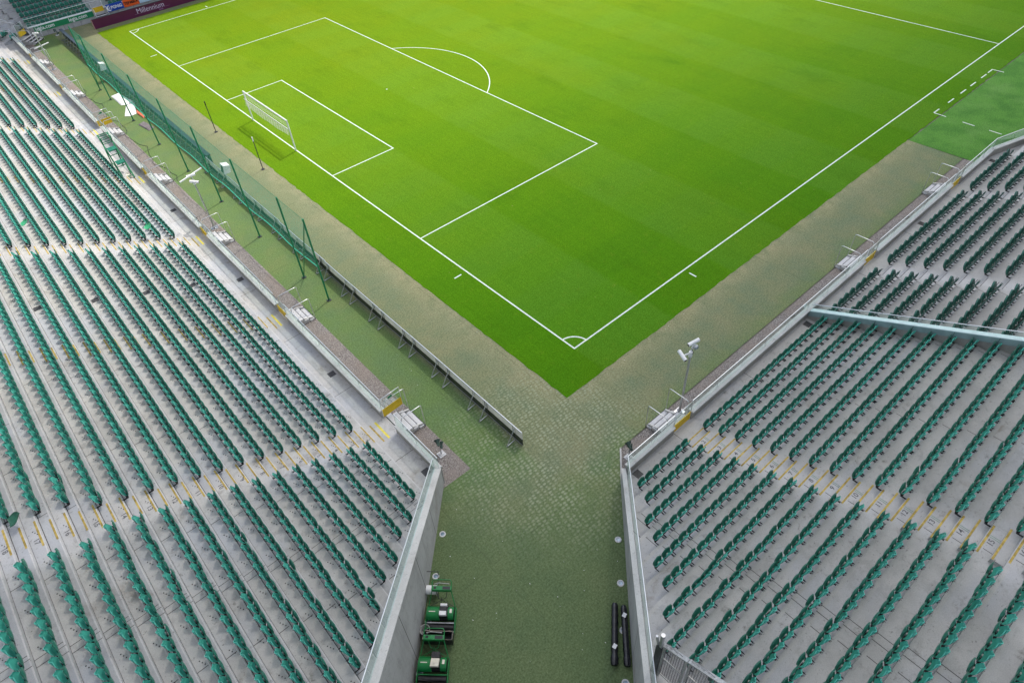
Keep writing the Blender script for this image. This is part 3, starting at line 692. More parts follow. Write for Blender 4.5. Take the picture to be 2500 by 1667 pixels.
for n in range(2, 21):
    up = 2.5 if n <= 14 else 2.97
    row('L', 'std', n, up, 42 if n <= 14 else 41, 1, PT, 'far side')
    row('L', 'std', n, 1.40 if n <= 14 else .93, int(8.4+1.63*(n-2)) - (0 if n <= 14 else 1), -1, PT, 'tunnel side')
    row('L', 'std', n, 23.1+.5, 42, 1, PT, 'third block'); row('L', 'std', n, 44.24+.5, 42, 1, PT, 'fourth block')
for n in range(1, 21):
    row('R', 'std', n, -.19, 21, 1, PT, 'divider side')
    cnt = [7, 8, 10, 11, 13, 14, 16, 18][n-1] if n <= 8 else 18
    row('R', 'std', n, -1.27 if n < 15 else -1.80, cnt, -1, PT, 'tunnel side')
for n in range(1, 15):
    row('V', 'vip', n, 15.12, 9, -1, .587, 'nearer block')
    row('V', 'vip', n, 16.17, 16, 1, .587, 'middle block')
    row('V', 'vip', n, 26.35, 10 if n < 2 else 16, 1, .587, 'last block')
for n in range(1, 12):
    row('F', 'std', n, -8.05, 14 if n != 2 else 14, 1, PT, 'corner block')
    row('F', 'std', n, .75, 60, 1, PT, 'main block')
for k in range(9):
    for m, (dx) in enumerate((-.24, .24)):
        for off in ((0,) if k < 3 else (0, 1.3)):
            p = c0 + d45*(.62+k*.78) + a45*(dx-.35+off*1.0); s = Seat(); s.kind = 'std'; s.side = 'C'; s.n = k; s.j = m; s.blk = ''; s.p = (p[0], p[1], .45+.34*k); s.r = -math.pi*3/4; seats.append(s)
vis = []
for s in seats:
    x, y, w = project((s.p[0], s.p[1], s.p[2]+.5))
    if w > 0 and -60 < x < 2560 and -60 < y < 1727: s.w = w; s.px = (x, y); vis.append(s)
std = sorted([s for s in vis if s.kind == 'std'], key=lambda s: s.w); vips = [s for s in vis if s.kind == 'vip']
inframe = lambda s: 10 < s.px[0] < 2490 and 10 < s.px[1] < 1657
ind = [s for s in std if inframe(s) and s.side in 'LR'][:300]; ids = set(id(s) for s in ind); rest = [s for s in std if id(s) not in ids]
print('SEATS', len(seats), len(vis), len(std), len(vips), len(rest))
def mk(name, vf, mat, smooth=True):
    m = MB(); m.add(vf[0], vf[1], 0, smooth); return m.mesh(name, mat)
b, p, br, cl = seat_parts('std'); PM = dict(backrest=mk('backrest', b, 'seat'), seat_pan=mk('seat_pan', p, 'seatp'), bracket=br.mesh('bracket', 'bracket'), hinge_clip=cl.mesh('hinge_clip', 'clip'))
b, p, br, cl = seat_parts('vip'); PV = dict(backrest=mk('backrest', b, 'vip'), seat_pan=mk('seat_pan', p, 'vipp'), bracket=br.mesh('bracket', 'bracket'), hinge_clip=cl.mesh('hinge_clip', 'clip'))
def place(s, parts, name, label, cat, group):
    o = bpy.data.objects.new(name, None); COL.objects.link(o); o.location = s.p; jt = .004 if s.kind == 'vip' else .012; o.rotation_euler = (rng.normal()*jt, rng.normal()*jt, s.r+rng.normal()*jt); o.empty_display_size = .2
    tag(o, label, cat, group)
    for k, me in parts.items():
        c = bpy.data.objects.new(k, me); COL.objects.link(c); c.parent = o
        if k == 'seat_pan': c.rotation_euler = (rng.normal()*jt*2.5, 0, 0)
    return o
for s in ind:
    st = 'left' if s.side == 'L' else 'right'
    place(s, PM, 'stadium_seat', f'teal tip-up seat, row {s.n} of the {st} stand, {ordn(s.j)} from the aisle, {s.blk}', 'seat', 'teal tip-up seats')
for s in vips:
    place(s, PV, 'padded_seat', f'dark green padded seat beyond divider, front row {s.n}, {s.blk}, {ordn(s.j)} from aisle', 'seat', 'dark green padded seats')
# every further seat of the same kind as one object
def merged(lst, kind, mats, name):
    hi = []
    b, p, br, cl = seat_parts(kind, True); V = []; Fq = []; mi = []
    for k, (vv, ff) in enumerate((b, p, (br.v, br.f), (cl.v, cl.f))):
        o = len(V); V += list(vv); Fq += [tuple(i+o for i in f) for f in ff]; mi += [(0, 3, 1, 2)[k]]*len(ff)
    V = np.array(V); Fq = np.array(Fq); nv = len(V); nf = len(Fq); n = len(lst)
    AV = np.empty((n, nv, 3)); AF = np.empty((n, nf, 4), int)
    for i, s in enumerate(lst):
        an = s.r+rng.normal()*.015; c, sn = math.cos(an), math.sin(an); W = V*np.array([1, 1, 1]); tilt = rng.normal()*.008
        AV[i, :, 0] = c*W[:, 0]-sn*W[:, 1]+s.p[0]; AV[i, :, 1] = sn*W[:, 0]+c*W[:, 1]+s.p[1]; AV[i, :, 2] = W[:, 2]+s.p[2]+tilt
        AF[i] = Fq+i*nv
    me = bpy.data.meshes.new(name); me.vertices.add(n*nv); me.vertices.foreach_set('co', AV.ravel())
    me.loops.add(n*nf*4); me.loops.foreach_set('vertex_index', AF.ravel()); me.polygons.add(n*nf)
    me.polygons.foreach_set('loop_start', np.arange(n*nf)*4); me.polygons.foreach_set('loop_total', np.full(n*nf, 4))
    for k in mats: me.materials.append(M[k])
    me.polygons.foreach_set('material_index', np.tile(mi, n)); me.polygons.foreach_set('use_smooth', np.tile((np.array(mi) == 0) | (np.array(mi) == 3), n)); me.update(); me.validate()
    o = bpy.data.objects.new(name, me); COL.objects.link(o); return o
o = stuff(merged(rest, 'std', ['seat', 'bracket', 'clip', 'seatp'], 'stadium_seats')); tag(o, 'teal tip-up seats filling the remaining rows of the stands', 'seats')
# stray opened seat pans
def pan(label, p, rz, tilt, mat='seatb', sc=1.1):
    V, Fc = shell(.22, .75, 1, 0, 0, 0, .40, -.06, .026, 9, 8, .03, 2.2)
    mt = Matrix.Translation(p) @ Matrix.Rotation(rz, 4, 'Z') @ Matrix.Rotation(tilt, 4, 'X') @ Matrix.Scale(sc, 4)
    m = MB(); m.add([mt @ Vector(v) for v in V], Fc, 0, True); return tag(m.build('loose_seat_pan', mat), label, 'seat pan')
pan('bright green broken seat pan lying among the upper left rows', (LX(12)+.35, 25.3, zn(12)+.45), -1.57, -1.2)
pan('bright green broken seat pan tipped over near the lower left rows', (LX(5)+.5, 23.9, zn(5)+.5), -1.2, -1.2)
pan('dark green folded down seat at the left picture edge', (LX(18)+.2, 2.75, zn(17)+.45), -1.57, -1.1, 'vipg', 1.1)
o = MB(); o.lathe([(0, 0), (.05, 0), (.06, .13), (.05, .13), (.045, .02), (0, .02)], (-14.72, -5.25, zn(5)+.18), 12); tag(o.build('paper_cup', 'lblue'), 'small blue cup under a seat by the left tunnel wall', 'cup')

# grates and hatches
def grate(label, x, y, z, s=.36, name='drain_grate', mat='grate'):
    o = thing(name, label, 'grate', (x, y, z), 0, 'drain covers on the terrace walkways')
    mb = MB(); mb.box(x-s/2, y-s/2, z+.004, x+s/2, y+s/2, z+.010); mb.build('plate', mat, o)
    mb = MB()
    for i in range(7): mb.box(x-s/2+.03+i*(s-.06)/6.6, y-s/2+.03, z+.0105, x-s/2+.045+i*(s-.06)/6.6, y+s/2-.03, z+.014)
    mb.build('slot', 'groove', o)
for i, (x, y) in enumerate([(-10.44, -1.16), (-10.44, 6.96), (-10.45, 17.59), (-10.45, 28.05)]):
    grate(['square drain grate in the tunnel corner of the left walkway', 'square drain grate by the left parapet between the first two gates', 'square drain grate by the left parapet between the second and third gates', 'square drain grate by the left parapet past the near camera mast'][i], x, y, .7)
for i, (x, y) in enumerate([(-3.86, -7.62), (9.3, -7.65), (21.6, -7.67), (31.4, -7.67)]):
    grate(['square drain grate in the tunnel corner of the right walkway', 'drain grate at the foot of the sloping divider', 'drain grate before the middle of the dark seats', 'drain grate at the bend of the far right parapet'][i], x, y, .7)
for i, n in enumerate((4, 7, 10, 13)):
    x = LX(n)-.2; grate(f'flat grey hatch on the left terrace, {ordn(i+1)} up from the front', x, 17.7-.25*i, zn(n), .34, 'floor_hatch')

# ------------------------------------------------------------------ goal
g = thing('football_goal', 'white football goal with its net tied up high', 'goal', (0, 34, 0)); gx = -.02
for y in (30.34-.06, 37.66+.06): MB().tube([(gx, y, 0), (gx, y, 2.44)], .06, 12).build('post', 'white', g)
MB().tube([(gx, 30.22, 2.50), (gx, 37.78, 2.50)], .06, 12).build('crossbar', 'white', g)
MB().tube([(gx-.10, 30.2, 1.89), (gx-.10, 37.8, 1.90)], .026, 8).build('net_bar', 'white', g)
mb = MB()
zb = lambda y: 1.34-.10*math.sin((y-30.3)/7.3*math.pi)+.03*math.sin(y*2.1)
for i in range(84):
    y = 30.3+7.4*i/83; mb.bar((gx-.08, y, 1.88), (gx-.14-.05*math.sin(i*1.3), y+.04, zb(y)), .008)
for j in range(9):
    pts = [(gx-.09-.05*j/9, 30.3+7.4*i/16, 1.88+(zb(30.3+7.4*i/16)-1.88)*(j/8)) for i in range(17)]
    for a, c in zip(pts, pts[1:]): mb.bar(a, c, .008)
for j in range(4):
    mb.bar((gx-.05, 30.3, 2.40-.12*j), (gx-.05, 37.7, 2.40-.12*j), .010)
mb.build('net', 'gnet', g)
MB().bar((gx-.10, 30.3, 1.855), (gx-.10, 37.7, 1.855), .02).build('net_cord', 'dsteel', g)
for i, (x, y) in enumerate(((-3.14, 29.67), (-3.13, 38.18))):
    o = thing('net_support_post', ['slim dark post behind the near side of the goal', 'slim dark post behind the far side of the goal'][i], 'post', (x, y, 0), 0, 'posts behind the goal')
    MB().tube([(x, y, 0), (x+.02, y, 2.5)], .032, 8).build('pole', 'dsteel', o); MB().tube([(x+.02, y, 2.3), (x+.02, y, 2.62)], .045, 8).build('sleeve', 'white' if i == 0 else 'black', o)
    mb = MB(); mb.box(x-.12, y-.12, .004, x+.12, y+.12, .03); mb.build('base_plate', 'dsteel', o)

# ------------------------------------------------------------------ ball stop net
PYS = [12.90, 15.87, 21.84, 27.82, 33.79, 39.76, 45.75, 51.72, 54.67]; PZ = 5.75
for i, y in enumerate(PYS):
    o = thing('net_pole', f'green steel ball net pole on the side turf, {ordn(i+1)} from the near end', 'pole', (-7.3, y, 0), 0, 'green poles of the ball net')
    MB().tube([(-7.3, y, 0), (-7.3, y-.12, PZ)], .052, 10).build('pole', 'netp', o)
    mb = MB(); mb.box(-7.42, y-.12, .004, -7.18, y+.12, .03); mb.build('base_plate', 'dsteel', o)
    if i in (1, 8): MB().tube([(-7.3, y, .05), (-7.3, PYS[i-1]-.1, PZ-.25)] if i == 1 else [(-7.3, y, .05), (-7.3, PYS[7]-.1, PZ-.25)], .03, 8).build('brace', 'netp', o)
nt = thing('ball_stop_net', 'long green ball stop net hung high between the green poles', 'net', (-7.3, 33, 2.4))
y0, y1 = 12.8, 54.5
bot = lambda y: 2.36+.10*math.cos((y-12.8)/5.97*2*math.pi)
mb = MB(); n = 320
for i in range(n+1):
    y = y0+(y1-y0)*i/n; mb.bar((-7.3, y, bot(y)), (-7.3, y-.1, PZ-.05), .0055)
for j in range(26):
    t = j/26
    for i in range(42):
        ya = y0+(y1-y0)*i/42; yb = y0+(y1-y0)*(i+1)/42
        mb.bar((-7.3, ya, bot(ya)+(PZ-.05-bot(ya))*t), (-7.3, yb, bot(yb)+(PZ-.05-bot(yb))*t), .0055)
mb.build('mesh_net', 'net', nt)
MB().tube([(-7.3, y0+(y1-y0)*i/126, bot(y0+(y1-y0)*i/126)) for i in range(127)], .030, 6).build('bottom_rope', 'rope', nt)
MB().tube([(-7.3, y0-.1, PZ-.03), (-7.3, y1-.1, PZ-.03)], .014, 6).build('top_rope', 'netp', nt)

# ------------------------------------------------------------------ perimeter boards behind the goal
def light_board(i, y, kx):
    o = thing('advertising_board', f'pale backed perimeter board on steel braces, {ordn(i+1)} from the near end', 'board', (kx, y, 0), 0, 'pale backed perimeter boards')
    L = 2.93; sk = random.uniform(-.025, .025)
    mb = MB(); mb.prism([(kx-.015+sk, y, .46), (kx-.015, y+L, .46), (kx+.015, y+L, .46), (kx+.015+sk, y, .46)], (0, 0, .47)); mb.build('panel', ['ply'], o)
    mb = MB(); mb.prism([(kx+.0+sk, y, .02), (kx+.0, y+L, .02), (kx+.02, y+L, .02), (kx+.02+sk, y, .02)], (0, 0, .44)); mb.build('shade_strip', 'shade_strip', o)  # dark sheet put where only shade lies under the panel
    mb = MB(); mb.tube([(kx-.01+sk, y, .95), (kx-.01, y+L, .95)], .03, 8); mb.build('top_rail', 'rail', o)
    MB().bar((kx-.03+sk, y+.01, .05), (kx-.03, y+L-.01, .05), .03, .03).build('bottom_rail', 'steel', o)
    for a in (.48, 2.5):
        b = MB(); b.bar((kx-.02, y+a, .93), (kx-.62, y+a-.03, .02), .035); b.bar((kx-.62, y+a-.03, .02), (kx-.04, y+a+.0, .06), .03); b.build('brace', 'steel', o)
        b = MB(); b.bar((kx-.026, y+a+.16, .06), (kx-.026, y+a+.16, .93), .022); b.bar((kx-.026, y+a, .06), (kx-.026, y+a, .93), .018); b.build('shade_upright', 'dsteel', o)  # dark uprights drawn for shadow stripes on the panel back
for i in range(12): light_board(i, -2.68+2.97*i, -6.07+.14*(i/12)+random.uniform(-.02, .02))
for i in range(13):
    y = 33.0+3.0*i; kx = -5.62
    o = thing('advertising_board', f'dark backed display board on steel feet, {ordn(i+1)} beyond the pale boards', 'board', (kx, y, 0), 0, 'dark display boards')
    mb = MB(); mb.box(kx-.03, y, .12, kx+.07, y+2.98, .92); mb.build('panel', 'led', o)
    mb = MB(); mb.box(kx-.20, y+.001, .925, kx+.12, y+2.979, .97); mb.build('top_cover', [M['led']], o)
    for a in (.3, 1.3, 2.3):
        b = MB(); b.bar((kx-.04, y+a, .85), (kx-.5, y+a, .02), .035); b.bar((kx-.5, y+a, .02), (kx, y+a, .03), .035); b.build('foot', 'steel', o)

# boxes standing on the boards
for i, (x, y) in enumerate(((-5.95, 56.6), (-5.75, 29.6))):
    o = thing('field_light', ['white boxed light standing on the dark boards far along the net', 'white boxed light standing on the pale boards near the goal'][i], 'light', (x, y, 1), 0, 'boxed lights on the boards')
    MB().prism([(x-.28, y-.3, .98), (x+.22, y-.3, .98), (x+.30, y-.3, 1.5), (x-.15, y-.3, 1.62)], (0, .62, 0)).build('housing', 'sheet', o)
    MB().prism([(x-.295, y-.2, 1.05), (x-.165, y-.2, 1.55), (x-.165, y+.2, 1.55), (x-.295, y+.2, 1.05)], (.01, 0, 0)).build('lens', 'black', o)
    mb = MB(); mb.bar((x, y-.2, .95), (x, y-.2, 1.0), .04); mb.bar((x, y+.2, .95), (x, y+.2, 1.0), .04); mb.build('bracket', 'dsteel', o)

# ------------------------------------------------------------------ camera masts
def cyl_cam(mb1, mb2, c, d, L=.54, r=.085):
    c = Vector(c); d = Vector(d).normalized(); mb1.tube([c-d*L/2, c+d*L/2], r, 12); mb2.tube([c+d*(L/2-.02), c+d*(L/2+.012)], r*.8, 12)
def mast(label, x, y, h, cams, arm=None, dome=True):
    o = thing('camera_mast', label, 'mast', (x, y, 0), 0, 'surveillance camera masts')
    MB().tube([(x, y, 0), (x, y, .5), (x, y, h)], [.075, .055, .05], 10).build('pole', 'steel', o)
    mb = MB(); mb.box(x-.2, y-.2, .0, x+.2, y+.2, .03)
    for k in range(4): a = k*math.pi/2; mb.prism([(x, y, .03), (x+.17*math.cos(a), y+.17*math.sin(a), .03), (x+.05*math.cos(a), y+.05*math.sin(a), .3)], (.008*math.sin(a), .008*math.cos(a), 0))
    mb.build('base_plate', 'steel', o)
    for c, d in cams:
        m1 = MB(); m2 = MB(); cyl_cam(m1, m2, (x+c[0], y+c[1], h+c[2]), d); hse = m1.build('camera_housing', 'white', o); sub(hse, o)
        m2.build('lens', 'black', o)
    mb = MB()
    for c, d in cams: mb.tube([(x, y, h-.05), (x+c[0]*.6, y+c[1]*.6, h+c[2]*.35), (x+c[0], y+c[1], h+c[2]-.07)], .035, 8)
    mb.tube([(x, y, h-.25), (x, y, h+.03)], .085, 10)
    mb.build('mount', 'white', o)
    if dome:
        mb = MB(); mb.lathe([(0, .13), (.08, .11), (.12, .03), (.12, -.04), (.08, -.11), (0, -.13)], (x+.21, y-.06, h+.22), 14); mb.build('dome_camera', 'steel', o)
    mb = MB(); mb.tube([(x+.05, y-.08, h-.1), (x-.02, y-.14, h+.1), (x-.05, y-.02, h+.28)], .014, 6); mb.build('cable', 'black', o)
    if arm: MB().bar((x+arm[0][0], y+arm[0][1], arm[0][2]), (x+arm[1][0], y+arm[1][1], arm[1][2]), .07, .07).build('cross_arm', 'white', o)
mast('grey camera mast beside the steps at the right stand', .60, -6.42, 4.1, [((-.52, .07, .12), (-.13, -.43, -.12)), ((.13, .03, .50), (-.52, .17, -.12))])
mast('grey camera mast near the goal on the left gravel path', -9.05, 25.06, 3.65, [((-.03, -.27, .05), (.45, -.33, -.12)), ((0., .06, .35), (-.5, .11, -.02))], [(-.85, -.33, 4.05), (.85, .36, 4.05)], False)
mast('grey camera mast far along the left gravel path near the corner', -9.05, 63.6, 3.5, [((.1, -.1, 0), (-.7, .6, -.1))], [(-.7, -.3, 2.3), (.8, .4, 2.3)], False)

# ------------------------------------------------------------------ loudspeakers
def spk(label, x, y, h=.95):
    o = thing('horn_speaker', label, 'speaker', (x, y, 0), 0, 'pitch side horn speakers')
    mb = MB(); mb.box(x-.17, y-.17, .01, x+.17, y+.17, .04); mb.box(x-.10, y-.10, .04, x+.10, y+.10, .07, 0); mb.build('base_plate', 'step', o)
    MB().tube([(x, y, .04), (x, y, h)], .035, 8).build('stand', 'steel', o)
    for dz, dx in ((h-.33, .08), (h-.03, -.05)):
        mb = MB(); c = Vector((x+dx, y+.02, dz)); d = Vector((.35, .8, .25)).normalized()
        mb.tube([c-d*.16, c-d*.04, c+d*.04, c+d*.13], [.05, .07, .10, .155], 14); mb.tube([c+d*.13, c+d*.135], [.155, .02], 14); mb.build('horn', 'speaker', o)
spk('pair of dark horns on a stand on the left gravel at the tunnel', -9.15, -.43); spk('pair of dark horns on a stand on the right gravel at the tunnel', -3.1, -6.50, 1.0); spk('small dark horns on a stand below the far green banner', -5.98, 73.6, .5)

# ------------------------------------------------------------------ in-ground lights
for i, (x, y) in enumerate([(-11.58, -3.69), (-12.91, -4.98), (-14.23, -6.26), (-15.56, -7.53), (-6.45, -8.88), (-7.76, -10.19), (-9.05, -11.47), (-10.36, -12.75)]):
    lab = ['round in-ground light by the left tunnel wall, farthest into the picture', 'round in-ground light behind the hose reel at the left wall', 'round in-ground light half hidden by the zinc bucket', 'round in-ground light beside the front mower at the left wall',
           'round in-ground light by the right tunnel wall, farthest into the picture', 'round in-ground light by the right wall, just beyond the black rolls', 'round in-ground light between the two black rolls', 'round in-ground light at the bottom edge by the right wall'][i]
    o = thing('ground_light', lab, 'ground light', (x, y, 0), 0, 'in-ground lights along the tunnel')
    MB().lathe([(.085, .012), (.085, .022), (.125, .022), (.14, .006)], (x, y, 0), 20).build('ring', 'step', o)
    MB().lathe([(0, .014), (.086, .014)], (x, y, 0), 20).build('lens', 'lens', o)

# ------------------------------------------------------------------ mowers (local frame: x across, y towards the handle)
def mower(label, loc, rz, variant):
    o = thing('cylinder_mower', label, 'mower', loc, rz)
    B = lambda mb, name, mat: mb.build(name, mat, o, True)
    def drum(x0, x1, cz=.30, r=.235, y=0):
        mb = MB(); n = 14; P = [(y+r*math.cos(a), cz+r*math.sin(a)) for a in np.linspace(-.25, math.pi+.25, n)]
        V = [(x, p[0], p[1]) for x in (x0, x1) for p in P]; mb.add(V, [(i, i+1, n+i+1, n+i) for i in range(n-1)], 0, True); mb.poly([(x0, *p) for p in P]); mb.poly([(x1, *p) for p in P]); return mb
    B(drum(-.47, -.05), 'roller_cover', 'mgreen'); B(drum(.24, .43, .31, .215), 'chain_cover', 'mgreen')
    mb = MB(); mb.box(.30, -.06, .528, .38, .08, .532); B(mb, 'plate', 'cream')
    mb = MB(); mb.box(-.40, -.035, .5365, -.18, -.005, .5385); B(mb, 'decal', 'cream')
    mb = MB(); mb.tube([(-.46, .0, .2), (.44, .0, .2)], .195, 16); B(mb, 'rear_roller', 'engine')
    mb = MB(); mb.box(-.045, -.17, .30, .235, .24, .50); mb.box(-.02, -.10, .50, .20, .12, .60); B(mb, 'engine', 'engine')
    mb = MB()
    if variant == 0: mb.box(-.03, -.17, .505, .20, -.03, .62); mb.tube([(-.02, .20, .56), (.20, .20, .56)], .055, 10)
    else: mb.prism([(-.05, -.19, .60), (.21, -.19, .60), (.23, .06, .60), (-.03, .06, .60)], (0, 0, .10)); mb.tube([(.08, -.07, .70), (.08, -.07, .73)], .035, 10)
    B(mb, 'fuel_tank', 'white' if variant == 0 else 'cream')
    if variant == 1:
        mb = MB(); mb.box(-.04, .10, .56, .22, .28, .66); B(mb, 'air_filter', 'engine')
    for s in (-.5, .48):
        mb = MB(); mb.prism([(s, -.62, .12), (s, .1, .10), (s, .2, .32), (s, -.05, .45), (s, -.62, .28)], (.02, 0, 0)); B(mb, 'side_plate', 'mgreen')
    mb = MB(); mb.tube([(-.46, -.33, .32), (.46, -.33, .32)], .022, 8); B(mb, 'tie_bar', 'mgreen' if variant else 'steel')
    mb = MB(); mb.tube([(-.45, -.42, .17), (.45, -.42, .17)], .11, 12)
    for k in range(6): a = k*math.pi/3; mb.bar((-.45, -.42+.11*math.cos(a), .17+.11*math.sin(a)), (.45, -.42+.11*math.cos(a+1), .17+.11*math.sin(a+1)), .02)
    B(mb, 'cutting_reel', 'engine')
    mb = MB(); mb.tube([(-.46, -.60, .09), (.46, -.60, .09)], .06, 10); B(mb, 'front_roller', 'zinc')
    mb = MB(); y0, y1 = -.66, -.98; z1 = .55
    mb.box(-.48, y1, .10, .48, y0, .12); mb.box(-.48, y1, .12, -.46, y0, z1); mb.box(.46, y1, .12, .48, y0, z1); mb.box(-.46, y1, .12, .46, y1+.02, z1); mb.box(-.46, y0-.02, .12, .46, y0, z1-.12); gb = B(mb, 'grass_box', 'black')
    mb = MB(); mb.tube([(-.48, y0, z1-.1), (-.48, y1, z1+.01), (.48, y1, z1+.01), (.48, y0, z1-.1), (-.48, y0, z1-.1)], .016, 6); r_ = B(mb, 'box_rim', 'brown'); r_.parent = gb
    for s in (-1, 1):
        mb = MB(); mb.tube([(s*.49, .12, .25), (s*.32, .62, .84)], .016, 6); B(mb, 'handle_tube', 'mgreen')
    mb = MB(); mb.tube([(-.46, .20, .35), (.14, .45, .58), (.2, .62, .82)], .011, 6); mb.tube([(.46, .20, .35), (-.12, .45, .58), (-.2, .62, .82)], .011, 6); mb.tube([(.0, .3, .5), (.0, .46, .62)], .012, 6); B(mb, 'brace', 'dsteel' if variant == 0 else 'mgreen')
    mb = MB(); mb.box(-.34, .58, .76, .34, .73, .91); cb = B(mb, 'control_box', 'mgreen')
    mb = MB(); mb.box(.04, .60, .912, .30, .71, .918); mb.box(-.26, .62, .912, -.18, .70, .918); pn = B(mb, 'dial_panel', 'black'); pn.parent = cb
    mb = MB(); mb.tube([(-.33, .70, .87), (-.33, .86, .95), (-.28, .92, .98), (.28, .92, .98), (.33, .86, .95), (.33, .70, .87)], .018, 6); B(mb, 'handlebar', 'mgreen')
    mb = MB(); mb.tube([(-.26, .79, .92), (-.1, .82, .94), (.26, .80, .92)], .016, 6); B(mb, 'lever', 'zinc')
    o.scale = (1.12, 1.08, 1.08)
    return o
mower('green cylinder mower with white tank, the one behind and nearer the hose reel', (-13.70, -6.47, 0), R(-44), 0)
mower('green cylinder mower with cream engine top at the bottom edge', (-15.02, -7.74, 0), R(-44), 1)
o = thing('bucket', 'round zinc bucket against the left tunnel wall', 'bucket', (-14.53, -6.52, 0))
MB().lathe([(0, .01), (.14, .01), (.19, .34), (.205, .35), (.19, .355), (.178, .34), (.135, .10), (0, .10)], (-14.53, -6.52, 0), 22).build('body', 'pail', o)
mb = MB(); mb.tube([(-14.53-.19*math.cos(a), -6.52-.06, .34+.0*a+.04*math.sin(a)) for a in np.linspace(0, math.pi, 9)], .006, 5); mb.build('handle', 'steel', o)
o = thing('hose_reel', 'white hose reel with red handle behind the rear mower', 'hose reel', (-13.42, -5.47, 0), R(-44))
mb = MB(); mb.tube([(-.20, 0, .34), (.20, 0, .34)], .17, 16); mb.build('drum', 'white', o, True)
for s in (-1, 1):
    mb = MB(); mb.tube([(s*.22, 0, .34), (s*.235, 0, .34)], .23, 18); mb.build('flange', 'zinc', o, True)
    mb = MB(); mb.tube([(s*.25, -.22, .02), (s*.25, .02, .36), (s*.25, .55, .75)], .014, 6); mb.tube([(s*.25, .22, .02), (s*.25, .02, .36)], .014, 6); mb.build('frame_leg', 'dsteel', o, True)
mb = MB(); mb.tube([(-.25, .55, .75), (.25, .55, .75)], .014, 6); mb.build('handle', 'dsteel', o, True)
mb = MB(); mb.tube([(-.25, 0, .34), (-.33, 0, .34), (-.33, -.12, .34), (-.42, -.12, .34)], .02, 6); mb.build('crank', 'red', o, True)
# wrapped rolls
def roll(label, a, b, r, lab_at):
    a = Vector(a); b = Vector(b); d = (b-a).normalized(); o = thing('wrapped_roll', label, 'roll', tuple((a+b)/2), 0, 'black wrapped rolls')
    n = 26; pts = [a+(b-a)*i/n + Vector((0, 0, .006*math.sin(i*2.3))) for i in range(n+1)]
    rr = [r*(1+.05*math.sin(i*1.7)+.03*math.sin(i*4.1)+(.16 if i > n-4 else 0)) for i in range(n+1)]; rr[0] *= .8; rr[-1] *= .75
    MB().tube([tuple(p) for p in pts], rr, 14).build('roll_body', 'film', o)
    c = a+(b-a)*lab_at; sd = d.cross(Vector((0, 0, 1))).normalized(); rot = .5
    u = (d*math.cos(rot)+sd*math.sin(rot))*.085; w = (sd*math.cos(rot)-d*math.sin(rot))*.07; up = Vector((0, 0, r*1.12))
    MB().quad(tuple(c+u+w+up), tuple(c+u-w+up), tuple(c-u-w+up), tuple(c-u+w+up)).build('paper_tag', 'white', o)
roll('black wrapped roll lying on the tunnel turf, the one away from the wall', (-8.58, -10.62, .14), (-10.25, -12.12, .14), .125, .72); roll('black wrapped roll lying tight along the right tunnel wall', (-8.40, -10.90, .13), (-9.93, -12.45, .13), .115, .18)

# sheets on the side turf
def cloth(name, label, pts, h, mat, seed):
    rg = np.random.default_rng(seed); P = np.array(pts, float); c = P.mean(0); mb = MB(); n = len(P); k = 6; V = [(c[0], c[1], h*1.1)]
    for j in range(1, k+1):
        for i in range(n*3):
            a = P[i//3]; b = P[(i//3+1) % n]; q = a+(b-a)*((i % 3)/3); q = c+(q-c)*j/k
            V.append((q[0], q[1], .02+(h*(.5+.5*rg.random()) if j < k else 0)))
    m = n*3; Fc = [(0, 1+i, 1+(i+1) % m) for i in range(m)] + [(1+(j-1)*m+i, 1+j*m+i, 1+j*m+(i+1) % m, 1+(j-1)*m+(i+1) % m) for j in range(1, k) for i in range(m)]
    mb.add(V, Fc, 0, True); return tag(mb.build(name, mat), label, 'sheet')
cloth('plastic_sheet', 'crumpled white sheet under the net, the farther of two', [(-7.06, 52.4), (-7.05, 49.7), (-6.7, 49.4), (-5.95, 49.5), (-6.35, 52.5)], .16, 'sheet', 1)
cloth('plastic_sheet', 'crumpled white sheet under the net, the nearer of two', [(-6.75, 49.3), (-7.57, 47.2), (-7.2, 46.8), (-6.66, 46.9), (-5.95, 49.3)], .14, 'sheet', 2)
cloth('orange_bag', 'orange bag lying flat beside the white sheets', [(-6.42, 47.6), (-6.62, 46.9), (-6.52, 45.5), (-6.25, 45.8)], .12, [simple('orange_cloth', (.62, .16, .08), .7)], 3)
cloth('rubber_mat', 'dark grey mat on the side turf under the net', [(-7.31, 44.6), (-6.74, 44.9), (-6.49, 43.0), (-7.04, 42.8)], .10, 'mat', 4)
mb = MB(); pts = [(-8.5+.25*math.sin(i*.9)+.12*math.sin(i*2.3), 33+i*.8, .012) for i in range(30)]; mb.tube(pts, .018, 5); tag(mb.build('cable', 'black'), 'thin black cable snaking along the side turf', 'cable')
# small litter
mb = MB()
for i in range(110):
    q = rng.random(2); k = i % 5
    if k < 2: s = 2+q[0]*11; t = -3.5+7*q[1]; x, y = -6.5-s/SQ-t/SQ, -4-s/SQ+t/SQ
    elif k == 2: x, y = -9.9+3*q[0], -1+30*q[1]
    elif k == 3: x, y = -2.7-.25*q[0], 70*q[1]
    else: x, y = -2+36*q[0], -2.2-.3*q[1]
    r = .006+.010*rng.random(); a = rng.random()*6
    mb.poly([(x+r*math.cos(a+t), y+r*(1.+rng.random())*math.sin(a+t), .022) for t in (0, 1.6, 3.1, 4.6)])
tag(stuff(mb.build('litter', 'white')), 'tiny pale scraps scattered on the turf and grass edges', 'litter')

